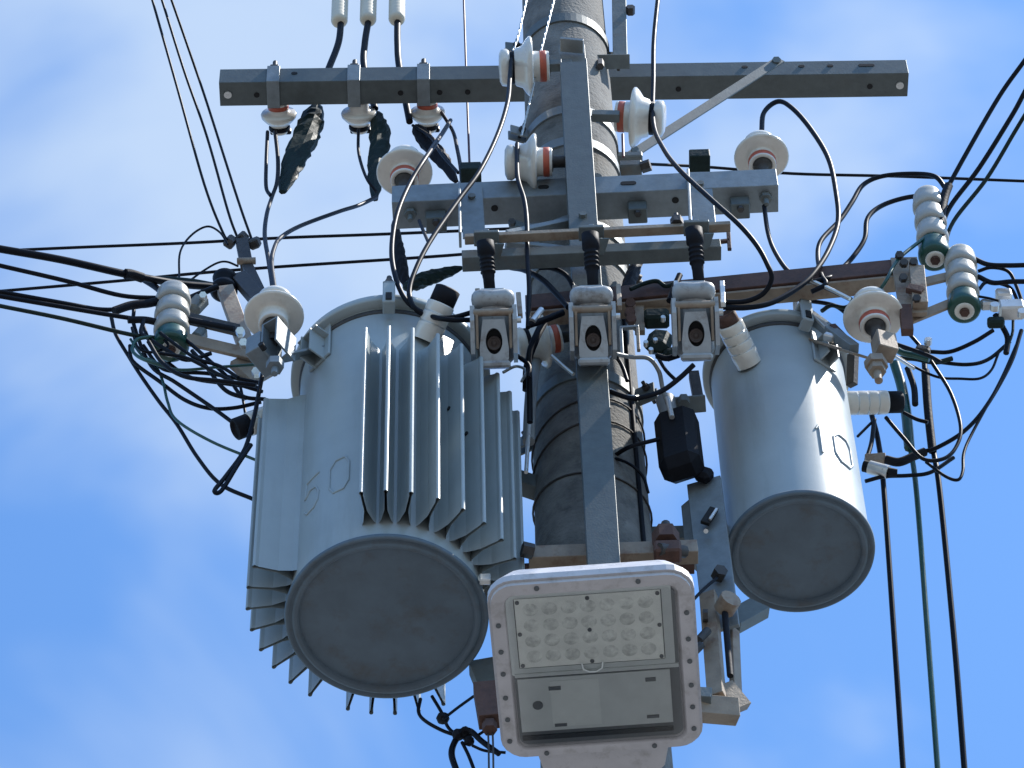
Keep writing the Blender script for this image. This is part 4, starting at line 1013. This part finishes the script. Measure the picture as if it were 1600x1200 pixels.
# left drooping bundle
D = 'drooping wires below the left rack'
wire('droop_wire', 'outermost black wire drooping below the left rack to the finned tank', 5.5, K, y([(174, 496), (181, 522), (203, 556), (220, 588), (247, 627), (275, 662), (310, 715), (345, 755), (398, 781)], -.12), D)
wire('droop_wire', 'black wire drooping in a wide sag to the left bushing', 5.5, K, y([(203, 540), (209, 564), (247, 594), (289, 624), (325, 638), (366, 635), (408, 628)], -.13), D)
wire('droop_wire', 'black wire drooping from the sleeve to the small side bushing cap', 5.5, K, y([(209, 484), (212, 512), (236, 570), (275, 597), (330, 636), (366, 662)], -.15), D)
wire('droop_wire', 'thin green wire drooping among the black ones left of the tank', 4, 'green_rubber', y([(204, 530), (220, 553), (242, 572), (256, 596), (261, 627), (276, 658), (330, 690), (400, 719)], -.14), D)
wire('droop_wire', 'thin straight green wire reaching the folded steel bracket', 4, 'green_rubber', y([(230, 560), (275, 577), (340, 573), (406, 569)], -.20), D)
wire('droop_wire', 'black wire running nearly level under the left rack', 5.5, K, y([(224, 540), (247, 571), (275, 581), (330, 584), (404, 598)], -.16), D)
wire('droop_wire', 'black wire slanting from the left spool stack down to the tank', 5.5, K, y([(290, 530), (325, 562), (357, 592), (379, 619), (415, 624)], -.18), D)
wire('droop_wire', 'second black wire sagging under the left rack', 5.5, K, y([(220, 500), (240, 545), (290, 585), (350, 600), (405, 606)], -.10), D)
wire('droop_wire', 'black wire looping down beside the finned tank from the folded bracket', 6, K, y([(412, 575), (404, 615), (396, 655), (380, 702), (352, 742), (335, 768), (346, 766), (372, 728), (392, 695)], -.30), D)
wire('droop_wire', 'short black wire curl in front of the left rack straps', 5, K, y([(250, 520), (285, 545), (310, 560), (345, 570), (372, 590)], -.21), D)
wire('droop_wire', 'thin black wire hanging behind the left rack', 4, K, y([(372, 590), (378, 615), (384, 650)], -.10), D)
wire('droop_wire', 'black wire curling round the bottom of the left spool stack', 6, K, y([(225, 500), (222, 520), (235, 530), (255, 545), (292, 562), (330, 552)], -.20), D)
# middle small wires
wire('link_wire', 'black wire arched between the left and middle fuse cutouts', 8, K, [(798, 418, -.30), (820, 424, -.34), (850, 440, -.38), (872, 462, -.40), (888, 480, -.41)])
wire('link_wire', 'thick black wire joining the dropped wire to the middle cutout', 9, K, y([(826, 508, ), (850, 500), (880, 488)], -.42))
wire('link_wire', 'black wire curving down behind the half hidden insulator', 8, K, [(850, 500, -.36), (838, 520, -.36), (828, 550, -.35), (826, 600, -.3), (828, 660, -.25)])
wire('ferrule', 'short white metal ferrule near the half hidden insulator', 9, 'aluminium', y([(832, 502), (846, 484)], -.43), 'bright ferrules', cat='ferrule')
wire('link_wire', 'short pale wire below the half hidden insulator', 5, 'strand', y([(862, 556), (880, 572), (896, 585)], -.36))
wire('link_wire', 'black wire sagging from the middle cutout to the right cutout', 7, K, [(953, 612, -.30), (985, 624, -.32), (1010, 620, -.33), (1038, 608, -.34), (1062, 590, -.36), (1084, 570, -.38)])
wire('link_wire', 'thin dark wire curving right of the middle cutout', 6, 'cover_grey', [(956, 552, -.36), (985, 558, -.32), (1012, 560, -.3), (1028, 580, -.26), (1036, 608, -.22), (1043, 630, -.2)])
wire('link_wire', 'short black wire between the pole and the teal clamp', 5, K, y([(1026, 555), (1040, 578), (1058, 596)], -.26))
wire('link_wire', 'black wire from the pole to the dark box cover', 6, K, [(960, 712, -.14), (985, 698, -.18), (1030, 686, -.18)])
wire('link_wire', 'thin black wire below the box cover wire on the pole', 4, K, [(962, 716, -.15), (985, 728, -.16), (1006, 745, -.14), (1013, 770, -.12)])
wire('link_wire', 'green tinged black wire above the rusty arm near the right cutout', 6, 'green_dark', y([(985, 452), (1005, 442), (1025, 440), (1042, 445), (1060, 440)], -.28))
wire('link_wire', 'black wire at the left side of the right cutout', 9, K, y([(1062, 430), (1054, 448), (1046, 470)], -.33))
wire('link_wire', 'short black wire curl right of the middle cutout on the pole', 5.5, K, y([(950, 548), (965, 560), (975, 575), (980, 595)], -.34))
wire('pale_wire', 'pale wire hugging the pole below the right cutout', 4, 'strand', [(952, 608, -.24), (975, 618, -.22), (1000, 620, -.18)])
# lamp side wire
wire('earth_wire', 'thin black wire from the hanger plate bolt to behind the street lamp', 4, K, [(1120, 903, -.13), (1096, 924, -.16), (1072, 950, -.18)])
# bottom left cluster
B_ = 'wires hanging below the large transformer'
wire('bottom_wire', 'black wire hanging from the tank bottom in a u shape', 4.5, K, y([(657, 1092), (656, 1112), (664, 1128), (690, 1140), (715, 1150)], -.0), B_)
wire('bottom_wire', 'black wire from the tank bottom to the cable knot', 4.5, K, y([(675, 1088), (688, 1112), (700, 1135), (718, 1152)], .02), B_)
wire('bottom_wire', 'thin black wire from the cable knot up to the rusty hanger', 3.6, K, y([(692, 1124), (715, 1106), (740, 1088)], -.05), B_)
wire('bottom_wire', 'thin black wire from the lower knot to the lamp edge', 3.6, K, y([(738, 1165), (758, 1173), (790, 1176)], -.05), B_)
wire('bottom_wire', 'thick black cable leaving the knot downward out of the picture', 8, K, y([(722, 1142), (708, 1160), (706, 1180), (714, 1206)], -.03), B_, (0, .6))
wire('bottom_wire', 'thin black cable leaving the knot downward to the right', 4.5, K, y([(722, 1160), (732, 1180), (742, 1206)], -.03), B_, (0, .6))
wire('bottom_wire', 'thick black cable from the knot to the lamp root', 7, K, y([(722, 1140), (738, 1142), (752, 1160), (780, 1178)], -.06), B_)
wire('bottom_wire', 'thin black wire from the knot to the hanger nut', 3.6, K, y([(745, 1150), (760, 1140)], -.06), B_)
t = thing('cable_knot', at(725, 1150, -.05), 'lumpy black taped cable knot below the large transformer', 'knot')
b = MB()
for x, yy, s_ in ((692, 1122, .017), (716, 1148, .016), (728, 1146, .018), (733, 1158, .014)):
    M = T(at(x, yy, -.04)) @ RZ(x * 3) @ RY(yy * 5); b.lathe(M, [(0, -s_), (s_ * .8, -s_ * .7), (s_ * 1.1, 0), (s_ * .75, s_ * .8), (0, s_)], 9, False)
build_split(b, 'tape_lump', 'black_matte', t)
# right lower cluster
Rg = 'wires right of the small transformer'
wire('loop_wire', 'black wire looping widely from the sunlit disc insulator down behind the cables', 5.5, K, [(1412, 512, 0.040), (1440, 545, 0.060), (1460, 570, 0.080), (1487, 617, 0.090), (1501, 669, 0.090), (1494, 700, 0.090), (1474, 718, 0.090), (1442, 716, 0.080), (1410, 685, 0.060), (1384, 652, 0.040)], Rg)
wire('loop_wire', 'black wire swooping from the right edge to the vertical cables', 6, K, [(1596, 516, 0.090), (1577, 567, 0.110), (1541, 635, 0.140), (1505, 675, 0.160), (1465, 698, 0.180), (1440, 706, 0.190)], Rg)
wire('loop_wire', 'thin black wire dropping from the right edge into a hooked end', 4.5, K, [(1592, 530, 0.100), (1562, 595, 0.120), (1521, 671, 0.140), (1508, 707, 0.140), (1505, 736, 0.140), (1496, 750, 0.140), (1478, 743, 0.140), (1447, 722, 0.140)], Rg)
wire('loop_wire', 'black wire curving from the pale clamps left to the cable tops', 6, K, [(1552, 516, 0.080), (1521, 536, 0.100), (1487, 549, 0.120), (1456, 550, 0.140), (1408, 545, 0.120)], Rg)
wire('loop_wire', 'second black wire curving from the pale clamps to the cables', 5.5, K, [(1578, 534, 0.100), (1544, 563, 0.120), (1510, 570, 0.120), (1460, 565, 0.140)], Rg)
wire('loop_wire', 'thin black wire sagging lowest between the clamps and the cables', 3.8, K, [(1560, 552, 0.110), (1550, 576, 0.120), (1530, 590, 0.120), (1499, 592, 0.120), (1465, 590, 0.120), (1424, 572, 0.100), (1400, 556, 0.080)], Rg)
wire('loop_wire', 'greenish wire end beside the cable tops', 7, 'green_dark', y([(1404, 560), (1430, 562), (1460, 564), (1488, 560)], 0.110), Rg)
wire('loop_wire', 'black wire from the black bushing cap to the vertical cables', 5.5, K, y([(1412, 645), (1432, 655), (1450, 660)], 0.180), Rg)
wire('loop_wire', 'lowest black wire running from the tank to the hooked end', 5.5, K, y([(1352, 752), (1380, 745), (1420, 742), (1455, 740), (1490, 715)], 0.190), Rg)
wire('vertical_cable', 'left one of three long cables hanging down right of the small transformer', 7.5, K, [(1362, 648, 0.240), (1372, 690, 0.260), (1380, 760, 0.280), (1398, 1000, 0.390), (1412, 1215, 0.520)], 'long hanging cables', (0, 3), 'cable')
wire('vertical_cable', 'middle green cable hanging down right of the small transformer', 7.5, 'green_rubber', [(1400, 572, 0.220), (1411, 617, 0.240), (1420, 690, 0.260), (1431, 770, 0.280), (1449, 1000, 0.390), (1466, 1215, 0.520)], 'long hanging cables', (0, 3), 'cable')
wire('vertical_cable', 'right one of three long cables hanging down right of the small transformer', 8, K, [(1444, 560, 0.220), (1450, 635, 0.240), (1459, 702, 0.260), (1469, 770, 0.280), (1490, 1000, 0.390), (1508, 1215, 0.520)], 'long hanging cables', (0, 3), 'cable')
wire('cable_sleeve', 'wide green sleeve round the top of the middle hanging cable', 15, 'green_rubber', [(1398, 568, 0.210), (1408, 605, 0.230), (1416, 650, 0.240), (1421, 700, 0.250)], 'line sleeves', cat='sleeve')
wire('cable_sleeve', 'wide black sleeve round the top of the right hanging cable', 12, 'black_matte', [(1446, 580, 0.210), (1450, 640, 0.230), (1457, 705, 0.250)], 'line sleeves', cat='sleeve')
wire('cable_sleeve', 'black sleeve beside the wide green cable sleeve', 9, 'black_matte', [(1418, 575, 0.190), (1428, 605, 0.210), (1430, 632, 0.220)], 'line sleeves', cat='sleeve')
wire('side_cable', 'short black cable forking left from the hanging cable top', 6.5, K, y([(1366, 655), (1362, 690), (1354, 718)], 0.220), Rg)
wire('side_cable', 'short thin black wire from the fork to the small tank', 4, K, y([(1362, 660), (1350, 672), (1340, 682)], 0.220), Rg)
t = thing('cable_clamp', at(1372, 732, 0.19), 'pale metal cable clamp with black ends beside the small transformer', 'clamp')
b = MB(); b.cyl(at(1358, 730, 0.18), at(1388, 738, 0.18), .021, 14); b.build('sleeve', 'aluminium', t)
b = MB(); b.cyl(at(1349, 728, 0.18), at(1358, 730, 0.18), .018, 12); b.cyl(at(1388, 738, 0.18), at(1402, 739, 0.18), .016, 12, .012); build_split(b, 'end_cap', 'black_matte', t)
b = MB(); b.bar(at(1352, 718, 0.19), at(1384, 716, 0.19), .03, .02, (0, -1, -.3)); b.build('saddle', 'rust_light', t)
b = MB(); b.tube(spline([at(1384, 718, 0.19), at(1405, 722, 0.19), at(1430, 712, 0.19), at(1445, 706, 0.19)], 5), .014, 10); b.build('tail', 'black_matte', t)
# right edge lines and clamps
E = 'lines leaving to the right edge'
wire('edge_line', 'upper black line leaving the right spool stack to the right edge', 7, K, [(1518, 402, -0.310), (1545, 414, -0.320), (1575, 416, -0.330), (1610, 414, -0.350)], E, (0, 7))
wire('edge_line', 'lower black line leaving the right spool stack to the right edge', 7, K, [(1528, 432, -0.310), (1550, 440, -0.320), (1580, 441, -0.330), (1610, 440, -0.350)], E, (0, 7))
wire('edge_line', 'black wire branching down between the two right edge lines', 5, K, [(1528, 424, -0.310), (1550, 418, -0.320), (1575, 422, -0.310), (1588, 445, -0.290), (1598, 474, -0.270)], E)
wire('edge_line', 'short black wire under the lower right edge line', 5, K, [(1530, 452, -0.310), (1545, 442, -0.310), (1578, 448, -0.290), (1590, 470, -0.270)], E)
wire('edge_line', 'thin blue-black wire from the green spool to the pale clamps', 3.5, K, y([(1528, 463), (1545, 466), (1560, 470)], -.31), E)
wire('edge_line', 'black tail hanging below the pale clamps', 8, K, [(1555, 492, -0.270), (1566, 510, -0.260), (1576, 530, -0.240), (1572, 552, -0.230)], E)
wire('edge_line', 'thin green-grey tail hanging below the pale clamps', 4, 'green_dark', [(1583, 500, -0.260), (1582, 520, -0.250), (1575, 540, -0.240)], E)
t = thing('wedge_clamp', at(1570, 478, -0.290), 'pale grey bolted wedge clamp at the right edge under the lines', 'clamp')
b = MB(); b.box(T(at(1580, 484, -0.290)), (.075, .05, .05), .006); b.box(T(at(1568, 463, -0.290)), (.048, .04, .04), .006); b.box(T(at(1545, 476, -0.290)), (.05, .03, .03), .006); build_split(b, 'body', 'aluminium', t)
b = MB(); p = at(1554, 484, -0.320); b.cyl(p, p + V((0, -.02, 0)), .014, 10); p = at(1597, 494, -0.320); b.cyl(p, p + V((0, -.02, 0)), .014, 10); build_split(b, 'bolt', 'aluminium', t)
b = MB(); b.box(T(at(1556, 504, -0.290)), (.05, .03, .03), .006); b.build('lower_jaw', 'green_dark', t)

# ================================================================== EXTRA TANGLE, CLAMPS AND SMALL HARDWARE
wire('droop_wire', 'black wire crossing diagonally under the left spool stack to the tank lid', 5, K, y([(250, 552), (290, 560), (330, 578), (372, 600), (410, 612)], -.22), D)
wire('droop_wire', 'thin black wire curling beside the green wires at the left bundle', 4, K, y([(206, 512), (214, 545), (238, 552), (262, 540), (246, 522)], -.19), D)
wire('droop_wire', 'small green wire curl at the top of the left drooping bundle', 5, 'green_rubber', y([(236, 526), (214, 532), (205, 545), (213, 556), (232, 566), (262, 574)], -.21), D)
wire('droop_wire', 'black wire hugging the underside of the left spool stack', 6, K, y([(232, 534), (252, 566), (290, 588), (340, 596), (400, 602)], -.24), D)
wire('droop_wire', 'black wire running from the left spool stack behind the disc insulator', 6, K, y([(300, 548), (326, 575), (344, 600), (360, 612), (385, 622)], -.2), D)
wire('line_sleeve', 'thick dark cable behind the white left spool stack', 10, 'green_dark', y([(250, 436), (300, 440), (340, 446), (362, 440)], -.03), 'line sleeves', cat='sleeve')
wire('line_sleeve', 'short dark sleeve between the black spool and the left stack', 9, K, y([(292, 468), (315, 458), (340, 448)], -.08), 'line sleeves', cat='sleeve')
wire('line_sleeve', 'thick black sleeve along the upper strap of the left rack', 9, 'black_matte', y([(296, 500), (335, 508), (366, 514)], -.21), 'line sleeves', cat='sleeve')
wire('line_sleeve', 'black taped joint on the thickest left line', 15, 'black_matte', [(196, 428, -.22), (206, 429, -.21), (222, 434, -.19)], 'line sleeves', cat='sleeve')
t = thing('strain_clamp', at(306, 478, -.1), 'grey-green strain clamp right of the left white spool stack', 'clamp')
b = MB(); b.box(T(at(308, 476, -.11)) @ RY(25), (.05, .04, .075), .01); b.build('body', 'galvanised_dull', t)
b = MB(); p = at(318, 466, -.13); b.hexa(p, p + V((0, -.02, -.01)), .012); b.build('bolt', 'aluminium', t)
t = thing('strain_clamp', at(310, 540, -.1), 'grey-green strain clamp below the upper strap of the left rack', 'clamp')
b = MB(); b.box(T(at(312, 524, -.13)) @ RY(25), (.035, .04, .05), .008); b.build('body', 'galvanised_dull', t)
# middle clutter
wire('link_wire', 'black wire arching over the middle cutout beside the channel', 7, K, y([(842, 418), (862, 418), (884, 430), (898, 452)], -.36))
wire('link_wire', 'thick black cable left of the middle cutout going down the pole', 10, 'black_matte', [(850, 505, -.34), (838, 530, -.34), (826, 570, -.3), (822, 610, -.26)])
wire('link_wire', 'short black wire between the left cutout and the half hidden insulator', 6, K, y([(800, 552), (815, 560), (828, 572), (826, 590)], -.34))
wire('link_wire', 'pale wire below the left cutout near the conduit', 4, 'strand', y([(786, 582), (805, 574), (822, 580), (815, 596)], -.3))
wire('link_wire', 'black wire from the underside block to the left loops', 5, K, [(655, 345, -.27), (662, 362, -.33), (670, 380, -.45)])
wire('link_wire', 'black cable from the right cutout into the teal clamp', 8, K, y([(1060, 555), (1042, 560), (1026, 556)], -.3))
t = thing('strap_plate', at(850, 345, -.2), 'bent galvanised strap plate behind the dropped wire under the short crossarm', 'bracket')
b = MB(); b.bar(at(800, 350, -.20), at(836, 362, -.22), .03, .02, (0, -1, 0)); b.build('left_leg', 'galvanised_dark', t)
b = MB(); b.bar(at(836, 362, -.22), at(900, 338, -.20), .024, .02, (0, -1, 0)); b.build('right_leg', 'galvanised', t)
b = MB(); p = at(800, 350, -.23); b.hexa(p, p + V((0, -.015, -.006)), .012); b.build('bolt', 'dark_steel', t)
t = thing('cutout_stay', at(970, 545, -.3), 'small square steel stay right of the middle fuse cutout', 'bracket')
b = MB(); b.bar(at(968, 513, -.3), at(998, 511, -.3), .010, .012, (0, -1, 0)); b.build('top_bar', 'galvanised', t)
b = MB(); b.bar(at(970, 514, -.3), at(972, 555, -.3), .010, .012, (0, -1, 0)); b.build('leg', 'galvanised', t)
b = MB(); b.bar(at(996, 513, -.3), at(998, 548, -.3), .010, .012, (0, -1, 0)); b.build('leg', 'rust_light', t)
for x, yy, lab in ((746, 452, 'left'), (810, 458, 'right')):
    b = MB(); b.bar(at(x, yy + 2, -.44), at(x + 3, yy + 36, -.47), .014, .016, (0, -1, 0)); tag(b.build('hinge_arm', 'rust_light'), 'short rusty hinge arm on the ' + lab + ' shoulder of the left fuse cutout', 'hinge arm', 'hinge arms')
for x, yy, lab in ((898, 447, 'left'), (966, 445, 'right')):
    b = MB(); b.bar(at(x, yy + 2, -.44), at(x + 2, yy + 36, -.47), .014, .016, (0, -1, 0)); tag(b.build('hinge_arm', 'rust_light'), 'short rusty hinge arm on the ' + lab + ' shoulder of the middle fuse cutout', 'hinge arm', 'hinge arms')
for x, yy, lab in ((1056, 440, 'left'), (1128, 440, 'right')):
    b = MB(); b.bar(at(x, yy + 2, -.44), at(x + 2, yy + 36, -.47), .014, .016, (0, -1, 0)); tag(b.build('hinge_arm', 'aluminium'), 'short bright hinge arm on the ' + lab + ' shoulder of the right fuse cutout', 'hinge arm', 'hinge arms')
# right clutter
wire('loop_wire', 'green wire bundle between the beige bracket and the hanging cables', 9, 'green_rubber', y([(1392, 540), (1410, 552), (1430, 556), (1452, 562)], .05), Rg)
wire('loop_wire', 'black wire crossing below the sunlit disc insulator to the cable tops', 6, K, y([(1395, 536), (1425, 545), (1452, 556), (1470, 566)], .02), Rg)
wire('loop_wire', 'bright bare wire end right of the beige bracket', 5, 'aluminium', y([(1396, 556), (1412, 566), (1428, 576)], .0), Rg)
wire('loop_wire', 'black wire tucked behind the sunlit disc insulator toward the lid', 6, K, y([(1262, 470), (1290, 474), (1310, 480), (1325, 492)], -.16), Rg)
wire('loop_wire', 'green wire tucked under the rusty arm behind the disc insulator', 6, 'green_dark', y([(1284, 486), (1300, 478), (1320, 480), (1335, 474)], -.18), Rg)
t = thing('split_connector', at(1440, 548, .05), 'small shiny split connector on top of the hanging cables', 'connector')
b = MB(); b.box(T(at(1442, 548, .04)) @ RY(20), (.045, .03, .03), .006); b.build('body', 'dark_steel', t)
b = MB(); p = at(1450, 538, .02); b.hexa(p, p + V((0, -.02, 0)), .012); b.build('bolt', 'aluminium', t)
t = thing('lid_latch', at(1290, 520, -.2), 'small shiny latch hardware on the right shoulder of the small transformer', 'latch')
b = MB(); b.box(T(at(1296, 527, -.24)) @ RY(30), (.035, .025, .02), .004); b.build('jaw', 'aluminium', t)
b = MB(); b.bar(at(1270, 490, -.23), at(1292, 512, -.24), .016, .012, (0, -1, .4)); b.build('lever', 'aluminium', t)
# hanger arms that carry the tanks from the pole
for a, c, lab in ((V((-.34, -.10, LC.z + .78)), V((-.12, .0, LC.z + .78)), 'upper steel hanger arm between the pole and the large transformer'), (V((-.34, -.10, LC.z + .22)), V((-.12, .0, LC.z + .22)), 'lower steel hanger arm between the pole and the large transformer'), (V((.12, .05, SCc.z + .16)), V((.43, .05, SCc.z + .16)), 'steel hanger arm between the pole and the small transformer')):
    b = MB(); b.bar(a, c, .06, .05, (0, -1, 0)); tag(b.build('transformer_hanger', 'galvanised_dull'), lab, 'bracket', 'transformer hangers')
